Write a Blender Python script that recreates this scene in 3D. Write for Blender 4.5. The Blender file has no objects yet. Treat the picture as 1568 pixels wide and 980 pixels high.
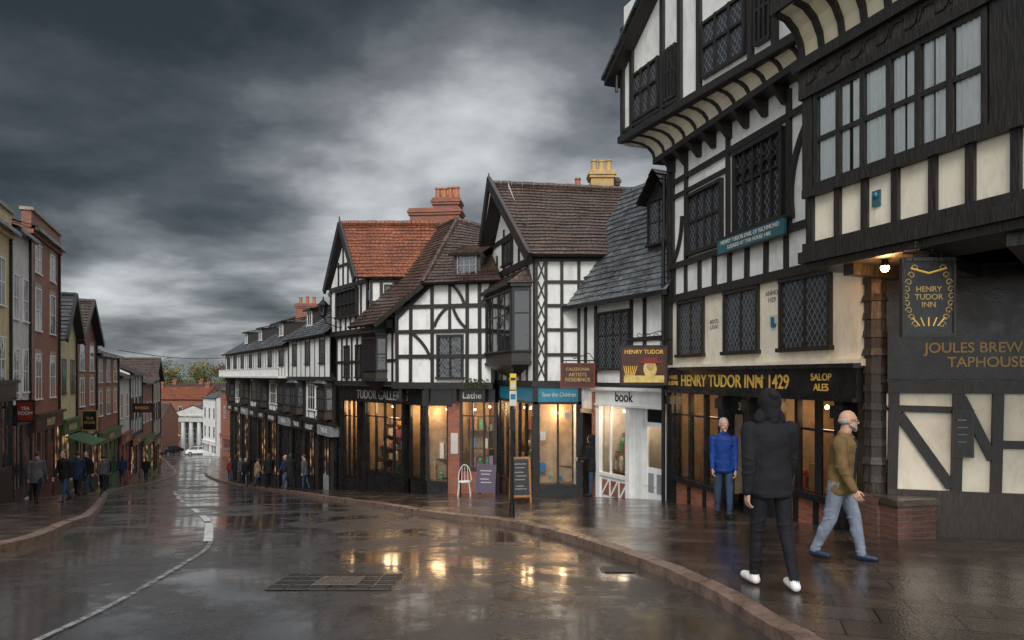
import bpy, math, random
from mathutils import Vector, Matrix
from mathutils.bvhtree import BVHTree
R=random.Random(7)
V=Vector
def lerp(a,b,t): return a+(b-a)*t
def sstep(a,b,x):
    t=max(0,min(1,(x-a)/(b-a))); return t*t*(3-2*t)
TT=[(-60,.6),(0,0),(4,-.1),(6.4,-.27),(8.3,-.48),(11.4,-.85),(17,-1.6),(22.5,-2.35),(30,-3.3),(36,-4.15),(47,-5.45),(60,-6.8),(80,-8.7),(100,-10.4),(130,-12.8),(170,-14.0),(400,-15),(5000,-15)]
def T0(y):
    if y<=TT[0][0]: return TT[0][1]
    for (a,za),(b,zb) in zip(TT,TT[1:]):
        if y<=b: return lerp(za,zb,(y-a)/(b-a))
    return TT[-1][1]
def G(x,y):
    h=max(.6,.06*abs(y))
    t=sum(T0(y+h*k) for k in (-1,-.5,0,.5,1))/5
    return t+.02*(max(-12,min(6,x))+5)*sstep(8,18,y)
PV=.12
# ---------------- materials
MATS={}
def node(t,typ,ins=None,**kw):
    n=t.nodes.new(typ)
    for k,v in kw.items(): setattr(n,k,v)
    for k,v in (ins or {}).items():
        if hasattr(v,'is_output'): t.links.new(v,n.inputs[k])
        else: n.inputs[k].default_value=v
    return n
def c4(c,k=1): return (min(1,c[0]*k),min(1,c[1]*k),min(1,c[2]*k),1)
def newmat(name):
    m=bpy.data.materials.new(name); m.use_nodes=True; MATS[name]=m
    t=m.node_tree; return m,t,t.nodes['Principled BSDF']
def ramp(t,fac,stops):
    r=node(t,'ShaderNodeValToRGB',{'Fac':fac}); e=r.color_ramp.elements
    while len(e)<len(stops): e.new(.5)
    for i,(p,c) in enumerate(stops):
        e[i].position=p; e[i].color=c if len(c)==4 else (*c,1)
    return r
def mk(name,col,rough=.6,var=.25,ns=3,bump=.15,bs=25,metal=0,spec=.5,emit=0,st=(1,1,1),rv=.12,coat=0,streak=0):
    m,t,p=newmat(name)
    tc=node(t,'ShaderNodeTexCoord'); mp=node(t,'ShaderNodeMapping',{'Vector':tc.outputs['Object'],'Scale':st})
    n1=node(t,'ShaderNodeTexNoise',{'Vector':mp.outputs[0],'Scale':ns,'Detail':6,'Roughness':.65})
    n2=node(t,'ShaderNodeTexNoise',{'Vector':mp.outputs[0],'Scale':bs,'Detail':4})
    r=ramp(t,n1.outputs[0],[(.3,c4(col,1-var)),(.7,c4(col,1+var))]); out=r.outputs[0]
    if streak:
        mp2=node(t,'ShaderNodeMapping',{'Vector':tc.outputs['Object'],'Scale':(1.6,1.6,.7)})
        n3=node(t,'ShaderNodeTexNoise',{'Vector':mp2.outputs[0],'Scale':2.2,'Detail':8,'Roughness':.75})
        r3=ramp(t,n3.outputs[0],[(.34,(1-streak,1-streak*1.08,1-streak*1.2)),(.52,(1,1,1))])
        mx=node(t,'ShaderNodeMix',{'Factor':1.0},data_type='RGBA',blend_type='MULTIPLY'); t.links.new(out,mx.inputs[6]); t.links.new(r3.outputs[0],mx.inputs[7]); out=mx.outputs[2]
    t.links.new(out,p.inputs['Base Color'])
    mr=node(t,'ShaderNodeMapRange',{'Value':n1.outputs[0],'From Min':.3,'From Max':.7,'To Min':max(.02,rough-rv),'To Max':min(1,rough+rv)})
    t.links.new(mr.outputs[0],p.inputs['Roughness'])
    if bump:
        b=node(t,'ShaderNodeBump',{'Strength':bump,'Distance':.02,'Height':n2.outputs[0]}); t.links.new(b.outputs[0],p.inputs['Normal'])
    p.inputs['Metallic'].default_value=metal; p.inputs['Specular IOR Level'].default_value=spec
    p.inputs['Coat Weight'].default_value=coat
    if emit:
        p.inputs['Emission Color'].default_value=c4(col); p.inputs['Emission Strength'].default_value=emit
    return m
def brick(name,c1,c2,mo,bw,rh,ms,rough=.6,bump=.5,uv='UV',var=.5,rot=0,rv=.15):
    m,t,p=newmat(name)
    tc=node(t,'ShaderNodeTexCoord'); mp=node(t,'ShaderNodeMapping',{'Vector':tc.outputs[uv],'Rotation':(0,0,rot)})
    b=node(t,'ShaderNodeTexBrick',{'Vector':mp.outputs[0],'Color1':c4(c1),'Color2':c4(c2),'Mortar':c4(mo),'Scale':1,'Mortar Size':ms,'Brick Width':bw,'Row Height':rh,'Mortar Smooth':.2,'Bias':0})
    n1=node(t,'ShaderNodeTexNoise',{'Vector':tc.outputs['Object'],'Scale':1.3,'Detail':7,'Roughness':.7})
    r=ramp(t,n1.outputs[0],[(.3,(1-var,)*3),(.7,(1+var*.4,)*3)])
    mx=node(t,'ShaderNodeMix',{'Factor':1.0},data_type='RGBA',blend_type='MULTIPLY')
    t.links.new(b.outputs['Color'],mx.inputs[6]); t.links.new(r.outputs[0],mx.inputs[7])
    t.links.new(mx.outputs[2],p.inputs['Base Color'])
    n2=node(t,'ShaderNodeTexNoise',{'Vector':tc.outputs['Object'],'Scale':30,'Detail':3})
    ad=node(t,'ShaderNodeMath',{0:n2.outputs[0],1:b.outputs['Fac']},operation='SUBTRACT')
    bp=node(t,'ShaderNodeBump',{'Strength':bump,'Distance':.015,'Height':ad.outputs[0]}); t.links.new(bp.outputs[0],p.inputs['Normal'])
    mr=node(t,'ShaderNodeMapRange',{'Value':n1.outputs[0],'From Min':.35,'From Max':.65,'To Min':rough-rv,'To Max':rough+rv})
    t.links.new(mr.outputs[0],p.inputs['Roughness'])
    return m
mk('plaster',(.84,.83,.80),.7,.07,1.6,.2,14,streak=.22)
mk('cream',(.84,.76,.61),.65,.09,1.4,.25,14,streak=.2)
mk('yellowcream',(.85,.76,.55),.65,.07,2,.2,14,streak=.16)
mk('timber',(.020,.017,.015),.42,.5,6,.6,9,st=(4,4,.7))
mk('timber2',(.040,.030,.024),.45,.5,6,.7,9,st=(4,4,.7))
mk('blackpaint',(.012,.012,.013),.28,.4,3,.08,30)
mk('whitepaint',(.80,.80,.78),.4,.08,2,.05,20,streak=.12)
mk('greypaint',(.25,.26,.27),.5,.2,2,.05,20)
mk('redpaint',(.22,.025,.02),.4,.2); mk('greenpaint',(.04,.11,.04),.4,.2); mk('bluepaint',(.03,.12,.24),.4,.2)
mk('cyanpaint',(.02,.22,.32),.4,.15); mk('gold',(.80,.50,.10),.4,.15,8,.05,metal=.1); mk('dimgold',(.35,.24,.09),.5,.15,8,.05); mk('yellow',(.70,.46,.05),.5,.15)
mk('teal',(.035,.12,.15),.45,.2); mk('purple',(.07,.045,.085),.5,.2); mk('orangewood',(.33,.13,.04),.45,.3)
mk('signbrown',(.07,.025,.015),.4,.3); mk('offwhite',(.55,.53,.48),.6,.1)
mk('iron',(.015,.015,.016),.4,.3,metal=.5); mk('castiron',(.035,.032,.03),.35,.4,8,.5,60,metal=.4); mk('lead',(.10,.105,.11),.4,.25)
mk('stone',(.30,.26,.21),.6,.35,4,.4,20); mk('wetstone',(.07,.055,.045),.25,.4,5,.4,20)
mk('pot',(.42,.15,.07),.6,.3); mk('potyellow',(.50,.33,.13),.6,.3)
mk('kerb',(.17,.115,.09),.32,.5,4,.5,22)
mk('render_grey',(.60,.59,.56),.7,.12,1.5,.2,streak=.3); mk('render_yellow',(.60,.50,.29),.7,.12,1.5,.2,streak=.3)
mk('curtain',(.88,.90,.92),.9,.05,8,.1); mk('interior',(.38,.28,.18),.7,.3,4); mk('interiorpale',(.55,.51,.46),.7,.2,4); mk('shelf',(.16,.09,.05),.5,.3)
mk('bulb',(1,.64,.28),.5,0,emit=12); mk('lampglow',(1,.55,.18),.5,0,emit=30)
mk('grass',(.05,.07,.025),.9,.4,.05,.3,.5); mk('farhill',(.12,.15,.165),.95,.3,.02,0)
mk('bark',(.05,.04,.03),.9,.3,5)
mk('leafgreen',(.09,.12,.035),.8,.4,.5,0); mk('leafyellow',(.30,.21,.04),.8,.4,.5,0); mk('leafbrown',(.18,.085,.03),.8,.4,.5,0)
mk('skin',(.50,.28,.20),.5,.1,8,.1); mk('lips',(.35,.13,.10),.5,.1); mk('hairgrey',(.30,.29,.28),.7,.3,30,.4,60)
mk('hairdark',(.03,.022,.018),.6,.3,30,.4,60); mk('eyewhite',(.8,.8,.78),.2,0); mk('eyedark',(.02,.02,.02),.1,0)
def cloth(n,c,r=.85):
    mk(n,c,r,.35,6,1.0,8,spec=.25)
cloth('c_black',(.013,.013,.015)); cloth('c_trouser_black',(.013,.013,.017)); cloth('c_olive',(.16,.10,.042)); cloth('c_lightgrey',(.19,.22,.27))
cloth('c_tee',(.012,.015,.022)); cloth('c_blue',(.006,.036,.19),.6); cloth('c_jeans',(.035,.06,.11)); cloth('c_beige',(.26,.19,.12)); cloth('c_red',(.22,.025,.025)); cloth('c_grey',(.09,.09,.10)); cloth('c_navy',(.02,.03,.07))
mk('shoewhite',(.75,.75,.74),.5,.1); mk('shoeblue',(.010,.018,.045),.5,.3)
for i,c in enumerate([(.5,.12,.08),(.65,.48,.16),(.1,.26,.42),(.7,.68,.6),(.12,.30,.15),(.38,.2,.34),(.4,.24,.12),(.85,.8,.7)]): mk('goods%d'%i,c,.5,.3,9,0)
brick('brickred',(.40,.115,.055),(.26,.075,.04),(.22,.16,.13),.23,.078,.010,var=.35)
brick('brickdark',(.15,.06,.038),(.10,.04,.028),(.10,.08,.07),.23,.078,.012,.5)
brick('tile',(.13,.075,.055),(.075,.044,.034),(.016,.012,.011),.17,.19,.012,.38,.8,var=.55)
brick('tileorange',(.34,.10,.04),(.22,.062,.028),(.03,.014,.01),.17,.19,.012,.5,.8,var=.5)
brick('slate',(.17,.18,.19),(.09,.098,.105),(.018,.019,.02),.26,.19,.01,.27,.5,var=.5)
# windows
def glassdark(name,lead=0,warm=0,col=(.015,.018,.022)):
    m,t,p=newmat(name)
    tc=node(t,'ShaderNodeTexCoord')
    n1=node(t,'ShaderNodeTexNoise',{'Vector':tc.outputs['Object'],'Scale':3,'Detail':3})
    b=node(t,'ShaderNodeBump',{'Strength':.3,'Distance':.03,'Height':n1.outputs[0]}); t.links.new(b.outputs[0],p.inputs['Normal'])
    p.inputs['Roughness'].default_value=.06; p.inputs['Base Color'].default_value=c4(col); p.inputs['Specular IOR Level'].default_value=1.0
    if lead:
        s=node(t,'ShaderNodeSeparateXYZ',{0:tc.outputs['UV']})
        outs=[]
        for sg in (1,-1):
            a=node(t,'ShaderNodeMath',{0:s.outputs[0],1:lead},operation='DIVIDE')
            c=node(t,'ShaderNodeMath',{0:s.outputs[1],1:lead*1.45*sg},operation='DIVIDE')
            d=node(t,'ShaderNodeMath',{0:a.outputs[0],1:c.outputs[0]},operation='ADD')
            fr=node(t,'ShaderNodeMath',{0:d.outputs[0]},operation='FRACT')
            outs.append(node(t,'ShaderNodeMath',{0:fr.outputs[0],1:.13},operation='LESS_THAN'))
        mxx=node(t,'ShaderNodeMath',{0:outs[0].outputs[0],1:outs[1].outputs[0]},operation='MAXIMUM')
        mc=node(t,'ShaderNodeMix',{0:mxx.outputs[0]},data_type='RGBA'); mc.inputs[6].default_value=c4(col,1.5); mc.inputs[7].default_value=(.15,.16,.17,1)
        t.links.new(mc.outputs[2],p.inputs['Base Color'])
        mr=node(t,'ShaderNodeMapRange',{'Value':mxx.outputs[0],'To Min':.07,'To Max':.5}); t.links.new(mr.outputs[0],p.inputs['Roughness'])
        b.inputs['Strength'].default_value=.6; n1.inputs['Scale'].default_value=6
    if warm:
        n=node(t,'ShaderNodeTexVoronoi',{'Vector':tc.outputs['Object'],'Scale':2.2})
        r=ramp(t,n.outputs['Distance'],[(.0,(1,.64,.30)),(.3,(.35,.18,.08)),(.6,(.02,.01,.006))])
        t.links.new(r.outputs[0],p.inputs['Emission Color']); p.inputs['Emission Strength'].default_value=warm  # glow of a lit shop interior painted into the pane as emission
glassdark('glass'); glassdark('leadglass',.12); glassdark('warmglass',0,1.2)
m,t,p=newmat('shopglass')
tr=node(t,'ShaderNodeBsdfTransparent',{'Color':(.97,.98,.97,1)}); gl=node(t,'ShaderNodeBsdfGlossy',{'Color':(1,1,1,1),'Roughness':.03})
fr=node(t,'ShaderNodeFresnel',{'IOR':1.4}); ms=node(t,'ShaderNodeMixShader',{0:fr.outputs[0],1:tr.outputs[0],2:gl.outputs[0]})
t.links.new(ms.outputs[0],t.nodes['Material Output'].inputs[0])
# road
m,t,p=newmat('road')
tc=node(t,'ShaderNodeTexCoord')
n1=node(t,'ShaderNodeTexNoise',{'Vector':tc.outputs['Object'],'Scale':.42,'Detail':7,'Roughness':.6,'Distortion':.6})
n2=node(t,'ShaderNodeTexNoise',{'Vector':tc.outputs['Object'],'Scale':95,'Detail':3,'Roughness':.7})
n3=node(t,'ShaderNodeTexNoise',{'Vector':tc.outputs['Object'],'Scale':2.6,'Detail':9,'Roughness':.75})
sp=node(t,'ShaderNodeTexVoronoi',{'Vector':tc.outputs['Object'],'Scale':70})
r=ramp(t,n3.outputs[0],[(.3,(.014,.012,.012)),(.7,(.052,.045,.043))])
rs=ramp(t,sp.outputs['Color'],[(.55,(1,1,1)),(.95,(2.2,2.1,2.0))])
mx=node(t,'ShaderNodeMix',{'Factor':1.0},data_type='RGBA',blend_type='MULTIPLY'); t.links.new(r.outputs[0],mx.inputs[6]); t.links.new(rs.outputs[0],mx.inputs[7]); t.links.new(mx.outputs[2],p.inputs['Base Color'])
ad=node(t,'ShaderNodeMath',{0:n1.outputs[0],1:.6},operation='MULTIPLY'); ad2=node(t,'ShaderNodeMath',{0:n3.outputs[0],1:.4},operation='MULTIPLY'); ad3=node(t,'ShaderNodeMath',{0:ad.outputs[0],1:ad2.outputs[0]},operation='ADD')
mr=node(t,'ShaderNodeMapRange',{'Value':ad3.outputs[0],'From Min':.44,'From Max':.56,'To Min':.10,'To Max':.40}); t.links.new(mr.outputs[0],p.inputs['Roughness'])
ms=node(t,'ShaderNodeMapRange',{'Value':ad3.outputs[0],'From Min':.44,'From Max':.56,'To Min':.06,'To Max':.65})
b=node(t,'ShaderNodeBump',{'Distance':.007,'Strength':ms.outputs[0],'Height':n2.outputs[0]})
b2=node(t,'ShaderNodeBump',{'Distance':.025,'Strength':.2,'Height':n3.outputs[0],'Normal':b.outputs[0]}); t.links.new(b2.outputs[0],p.inputs['Normal'])
p.inputs['Specular IOR Level'].default_value=.85
cw=node(t,'ShaderNodeMapRange',{'Value':ad3.outputs[0],'From Min':.45,'From Max':.54,'To Min':.9,'To Max':.08}); t.links.new(cw.outputs[0],p.inputs['Coat Weight']); p.inputs['Coat Roughness'].default_value=.10
for nm,cc,lo_,hi_,mn in (('roadpaint',.55,.38,.5,.45),('roadpaintworn',.30,.42,.6,.1)):
    m,t,p=newmat(nm)
    tc=node(t,'ShaderNodeTexCoord'); n1=node(t,'ShaderNodeTexNoise',{'Vector':tc.outputs['Object'],'Scale':9,'Detail':8,'Roughness':.75})
    p.inputs['Base Color'].default_value=(cc,cc,cc*.96,1); p.inputs['Roughness'].default_value=.4
    r=ramp(t,n1.outputs[0],[(lo_,(mn,mn,mn)),(hi_,(1,1,1))]); t.links.new(r.outputs[0],p.inputs['Alpha'])
# pavement
m,t,p=newmat('paving')
tc=node(t,'ShaderNodeTexCoord'); mp=node(t,'ShaderNodeMapping',{'Vector':tc.outputs['Object'],'Rotation':(0,0,.35)})
bk=node(t,'ShaderNodeTexBrick',{'Vector':mp.outputs[0],'Color1':(.036,.026,.021,1),'Color2':(.080,.059,.047,1),'Mortar':(.010,.008,.007,1),'Scale':1,'Mortar Size':.010,'Brick Width':.55,'Row Height':.4})
n1=node(t,'ShaderNodeTexNoise',{'Vector':tc.outputs['Object'],'Scale':1.1,'Detail':7,'Roughness':.65})
n2=node(t,'ShaderNodeTexNoise',{'Vector':tc.outputs['Object'],'Scale':40,'Detail':4})
r=ramp(t,n1.outputs[0],[(.3,(.55,.55,.55)),(.7,(1.3,1.3,1.3))]); mx=node(t,'ShaderNodeMix',{'Factor':1.0},data_type='RGBA',blend_type='MULTIPLY'); t.links.new(bk.outputs[0],mx.inputs[6]); t.links.new(r.outputs[0],mx.inputs[7]); t.links.new(mx.outputs[2],p.inputs['Base Color'])
mr=node(t,'ShaderNodeMapRange',{'Value':n1.outputs[0],'From Min':.38,'From Max':.62,'To Min':.07,'To Max':.30}); t.links.new(mr.outputs[0],p.inputs['Roughness'])
sb=node(t,'ShaderNodeMath',{0:n2.outputs[0],1:bk.outputs['Fac']},operation='SUBTRACT')
b=node(t,'ShaderNodeBump',{'Distance':.009,'Strength':.35,'Height':sb.outputs[0]})
b2=node(t,'ShaderNodeBump',{'Distance':.04,'Strength':.22,'Height':n1.outputs[0],'Normal':b.outputs[0]}); t.links.new(b2.outputs[0],p.inputs['Normal'])
p.inputs['Specular IOR Level'].default_value=.85
# ---------------- mesh accumulation
ZUP=V((0,0,1))
class Part:
    def __init__(s): s.v=[];s.f=[];s.uv=[];s.m=[];s.mats=[];s.smooth=[]
    def face(s,pts,mat,smooth=False):
        if mat not in s.mats: s.mats.append(mat)
        i=len(s.v); s.v+= [V(q) for q in pts]; s.f.append(tuple(range(i,i+len(pts)))); s.m.append(s.mats.index(mat)); s.smooth.append(smooth)
        n=(V(pts[1])-V(pts[0])).cross(V(pts[2])-V(pts[0]))
        if n.length<1e-9: n=V((0,-1,0))
        n.normalize(); tt=ZUP.cross(n)
        tt=V((1,0,0)) if tt.length<.05 else tt.normalized()
        bb=n.cross(tt); s.uv+=[(V(q).dot(tt),V(q).dot(bb)) for q in pts]
    def hexa(s,p,mat):
        for f in ((0,1,2,3),(4,7,6,5),(0,4,5,1),(1,5,6,2),(2,6,7,3),(3,7,4,0)): s.face([p[i] for i in f],mat)
    def box(s,c,d,mat,rz=0):
        c=V(c); M=Matrix.Rotation(rz,3,'Z')
        pts=[c+M@V((sx*d[0]/2,sy*d[1]/2,sz*d[2]/2)) for sz in(-1,1) for sx,sy in((-1,-1),(1,-1),(1,1),(-1,1))]
        s.hexa(pts,mat)
    def beam(s,a,b,w,mat,h=None):
        a=V(a);b=V(b);d=(b-a).normalized();u=d.cross(ZUP)
        if u.length<.01:u=V((1,0,0))
        u.normalize();v=u.cross(d);h=h or w
        s.hexa([q+u*x*w/2+v*y*h/2 for q in(a,b) for x,y in((-1,-1),(1,-1),(1,1),(-1,1))],mat)
    def cyl(s,a,b,ra,rb,mat,n=12,caps=True):
        a=V(a);b=V(b);d=(b-a).normalized();u=d.cross(ZUP)
        if u.length<.01:u=V((1,0,0))
        u.normalize();v=u.cross(d)
        A=[a+(u*math.cos(k*2*math.pi/n)+v*math.sin(k*2*math.pi/n))*ra for k in range(n)]
        B=[b+(u*math.cos(k*2*math.pi/n)+v*math.sin(k*2*math.pi/n))*rb for k in range(n)]
        for k in range(n): s.face([A[k],A[(k+1)%n],B[(k+1)%n],B[k]],mat,True)
        if caps: s.face(A[::-1],mat); s.face(B,mat)
    def ball(s,c,r,mat,n=10):
        c=V(c); r=r if hasattr(r,'__len__') else (r,r,r)
        P=lambda i,j:c+V((r[0]*math.sin(math.pi*i/n)*math.cos(2*math.pi*j/n),r[1]*math.sin(math.pi*i/n)*math.sin(2*math.pi*j/n),r[2]*math.cos(math.pi*i/n)))
        for i in range(n):
            for j in range(n): s.face([P(i,j),P(i,j+1),P(i+1,j+1),P(i+1,j)] if 0<i<n-1 else ([P(i,j),P(i+1,j+1),P(i+1,j)] if i==0 else [P(i,j),P(i,j+1),P(i+1,j)]),mat,True)
    def tube(s,pts,r,mat,n=6):
        for a,b in zip(pts,pts[1:]): s.cyl(a,b,r,r,mat,n)
    def build(s,name):
        me=bpy.data.meshes.new(name); me.from_pydata(s.v,[],s.f)
        for k in s.mats: me.materials.append(MATS[k])
        me.polygons.foreach_set('material_index',s.m); me.polygons.foreach_set('use_smooth',s.smooth)
        ul=me.uv_layers.new(name='UVMap'); ul.data.foreach_set('uv',[c for q in s.uv for c in q])
        me.update(); o=bpy.data.objects.new(name,me); bpy.context.scene.collection.objects.link(o); return o
class Obj:
    def __init__(s,name,loc): s.name=name;s.loc=V(loc);s.parts={};s.extra=[]
    def __getitem__(s,k):
        if k not in s.parts: s.parts[k]=Part()
        return s.parts[k]
    def done(s):
        e=bpy.data.objects.new(s.name,None); e.empty_display_size=.3; e.location=s.loc; bpy.context.scene.collection.objects.link(e)
        for k,p in s.parts.items():
            if p.f: s.extra.append(p.build(k))
        for o in s.extra: o.parent=e; o.matrix_parent_inverse=Matrix.Translation(-s.loc)
        return e
def single(name,fn):
    p=Part(); fn(p); return p.build(name)
class Fr:
    def __init__(s,A,B,flip=1):
        s.A=V((*A,0));s.B=V((*B,0)); d=s.B-s.A; s.L=d.length; s.d=d/s.L
        n=V((s.d.y,-s.d.x,0)); mid=(s.A+s.B)/2
        s.n=(n if n.dot(-mid)>0 else -n)*flip
    def P(s,u,w,z): return s.A+s.d*u+s.n*w+V((0,0,z))
    def box(s,p,u0,u1,z0,z1,w0,w1,mat):
        p.hexa([s.P(u,w,z) for z in(z0,z1) for u,w in((u0,w0),(u1,w0),(u1,w1),(u0,w1))],mat)
    def quad(s,p,u0,u1,z0,z1,w,mat): p.face([s.P(u0,w,z0),s.P(u1,w,z0),s.P(u1,w,z1),s.P(u0,w,z1)],mat)
    def diag(s,p,u0,z0,u1,z1,wd,w0,w1,mat):
        a=V((u0,z0));b=V((u1,z1));d=(b-a).normalized();q=V((-d.y,d.x))*wd/2
        c=[a+q,b+q,b-q,a-q]
        p.hexa([s.P(k.x,w,k.y) for w in(w0,w1) for k in c],mat)
    def brace(s,p,u0,z0,u1,z1,bul,wd,w0,w1,mat,n=6):
        pts=[]
        for i in range(n+1):
            t=i/n; d=V((u1-u0,z1-z0)); q=V((-d.y,d.x))*bul*4*t*(1-t); pts.append((u0+d.x*t+q.x,z0+d.y*t+q.y))
        for i in range(n): s.diag(p,*pts[i],*pts[i+1],wd,w0,w1-i*.0005,mat)
    def window(s,p,u0,u1,z0,z1,nx,ny,glass='glass',fm='timber',fw=.06,mw=.035,w=0,pr=.06,rows=None):
        s.quad(p,u0,u1,z0,z1,w+.012,glass)
        s.box(p,u0-fw,u0,z0,z1,w,w+pr,fm);s.box(p,u1,u1+fw,z0,z1,w,w+pr,fm)
        s.box(p,u0-fw,u1+fw,z1,z1+fw,w,w+pr+.01,fm);s.box(p,u0-fw-.03,u1+fw+.03,z0-fw,z0,w,w+pr+.04,fm)
        for i in range(1,nx):
            u=lerp(u0,u1,i/nx); s.box(p,u-mw/2,u+mw/2,z0,z1,w+.014,w+max(.022,pr-.03),fm)
        for k in (rows or [i/ny for i in range(1,ny)]):
            z=lerp(z0,z1,k); s.box(p,u0,u1,z-mw/2,z+mw/2,w+.013,w+max(.02,pr-.036),fm)
    def studs(s,p,u0,u1,z0,z1,n,wd=.11,w=0,pr=.035,mat='timber',ends=True,jit=.02):
        for i in range(0 if ends else 1,n+1 if ends else n):
            u=lerp(u0,u1,i/n)+R.uniform(-jit,jit); k=wd*R.uniform(.8,1.2)/2; tl=R.uniform(-.012,.012)
            s.diag(p,u,z0,u+tl,z1,k*2,w,w+pr+R.uniform(-.004,.004),mat)
    def rail(s,p,u0,u1,z,wd=.12,w=0,pr=.045,mat='timber'):
        s.diag(p,u0,z+R.uniform(-.01,.01),u1,z+R.uniform(-.012,.012),wd,w,w+pr+R.uniform(0,.004),mat)
def text(ob,s,f,u,z,w,size,mat,sx=1,align='CENTER',shear=0):
    cu=bpy.data.curves.new('lettering','FONT'); cu.body=s; cu.size=size; cu.align_x=align; cu.align_y='CENTER'; cu.extrude=.004; cu.offset=size*.012
    cu.materials.append(MATS[mat]); cu.shear=shear
    o=bpy.data.objects.new('lettering',cu); bpy.context.scene.collection.objects.link(o)
    r=ZUP.cross(f.n); P=f.P(u,w,z)
    M=Matrix(((r.x*sx,0,f.n.x,P.x),(r.y*sx,0,f.n.y,P.y),(0,1,0,P.z),(0,0,0,1)))
    o.matrix_world=M; ob.extra.append(o)
def roof(p,e0,e1,r1,r0,mat,course=.19,nu=6,sag=.03,thick=.08):
    e0,e1,r0,r1=map(V,(e0,e1,r0,r1))
    nrm=(e1-e0).cross(r0-e0)
    if nrm.length<1e-6: nrm=(e1-e0).cross(r1-e0)
    nrm.normalize()
    if nrm.z<0:nrm=-nrm
    n=max(2,int(max((r0-e0).length,(r1-e1).length)/course))
    g=[[lerp(lerp(e0,e1,j/nu),lerp(r0,r1,j/nu),i/n)+nrm*(R.uniform(-.01,.01)-sag*math.sin(math.pi*i/n)*(.6+.4*math.sin(j*2.1))) for j in range(nu+1)] for i in range(n+1)]
    for i in range(n):
        for j in range(nu):
            a,b=g[i][j],g[i][j+1];c,d=g[i+1][j+1],g[i+1][j]
            if (a-b).length<.01 and (c-d).length<.01: continue
            al,bl=a+nrm*.028,b+nrm*.028
            if (c-d).length<.01: p.face([al,bl,c],mat)
            else: p.face([al,bl,c,d],mat)
            p.face([a-nrm*.01,b-nrm*.01,bl,al],mat)
    p.face([e0-nrm*thick,e1-nrm*thick,r1-nrm*thick,r0-nrm*thick],'timber')
    p.face([e0-nrm*thick,e1-nrm*thick,e1,e0],'timber')
def ridge(p,a,b,mat,w=.2):
    a=V(a);b=V(b);n=max(2,int((b-a).length/.35))
    for i in range(n):
        q0=lerp(a,b,i/n);q1=lerp(a,b,(i+.96)/n); p.cyl(q0,q1,w/2+.012*(i%2),w/2+.012*(i%2),mat,8)
def chimney(p,c,d,z0,z1,mat,pots=2,potm='pot',rz=0,ph=.4):
    c=V((c[0],c[1],0)); p.box(c+V((0,0,(z0+z1)/2)),(d[0],d[1],z1-z0),mat,rz)
    for k,(e,h) in enumerate(((.12,.09),(.2,.09),(.1,.08))): p.box(c+V((0,0,z1-.3+k*.1+h/2)),(d[0]+e,d[1]+e,h),mat,rz)
    M=Matrix.Rotation(rz,3,'Z')
    for i in range(pots):
        q=c+M@V(((i+.5)/pots*d[0]-d[0]/2,0,0)); h=ph*R.uniform(.85,1.1)
        p.cyl(q+V((0,0,z1)),q+V((0,0,z1+h)),.13,.10,potm,10); p.cyl(q+V((0,0,z1+h)),q+V((0,0,z1+h+.06)),.13,.13,potm,10)
def interior(ob,f,u0,u1,z0,z1,dep,power,wall='interior',rows=3,dens=.8,col=(1,.65,.34)):
    p=ob['shop_interior']
    f.quad(p,u0,u1,z0,z1,-dep,wall)
    p.face([f.P(u0,-.05,z0),f.P(u0,-dep,z0),f.P(u0,-dep,z1),f.P(u0,-.05,z1)],wall);p.face([f.P(u1,-.05,z0),f.P(u1,-dep,z0),f.P(u1,-dep,z1),f.P(u1,-.05,z1)],wall)
    p.face([f.P(u0,-.05,z1),f.P(u1,-.05,z1),f.P(u1,-dep,z1),f.P(u0,-dep,z1)],wall);p.face([f.P(u0,-.05,z0),f.P(u1,-.05,z0),f.P(u1,-dep,z0),f.P(u0,-dep,z0)],wall)
    g=ob['shop_goods']; H=(z1-z0)
    for r in range(rows):
        z=z0+.05+H*.8*r/rows; w=-lerp(.35,dep-.3,r/max(1,rows-1))
        f.box(g,u0+.05,u1-.05,z,z+.03,w-.15,w+.15,'shelf')
        u=u0+.08
        while u<u1-.2:
            wd=R.uniform(.06,.2);h=R.uniform(.1,H*.8/rows*.85)
            if R.random()<dens:
                m='goods%d'%R.randrange(8)
                if R.random()<.5: f.box(g,u,u+wd,z+.032,z+.032+h,w-.1,w-.1+wd,m)
                else:
                    c=f.P(u+wd/2,w,z+.032); g.cyl(c,c+V((0,0,h*.6)),wd*.3,wd*.5,m,8); g.ball(c+V((0,0,h*.8)),(wd*.4,wd*.4,h*.25),m,6)
            u+=wd+R.uniform(.02,.08)
    b=ob['shop_lamps']; nb=max(2,int((u1-u0)/.6))
    for i in range(nb): b.ball(f.P(lerp(u0,u1,(i+.5)/nb),-dep*R.uniform(.35,.7),z1-R.uniform(.12,.3)),.04,'bulb',6)
    if power:
        l=bpy.data.lights.new('shop_light','POINT'); l.energy=power; l.color=col; l.shadow_soft_size=.25
        o=bpy.data.objects.new('shop_light',l); o.location=f.P((u0+u1)/2,-dep*.3,z1-.25); bpy.context.scene.collection.objects.link(o); ob.extra.append(o)
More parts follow.
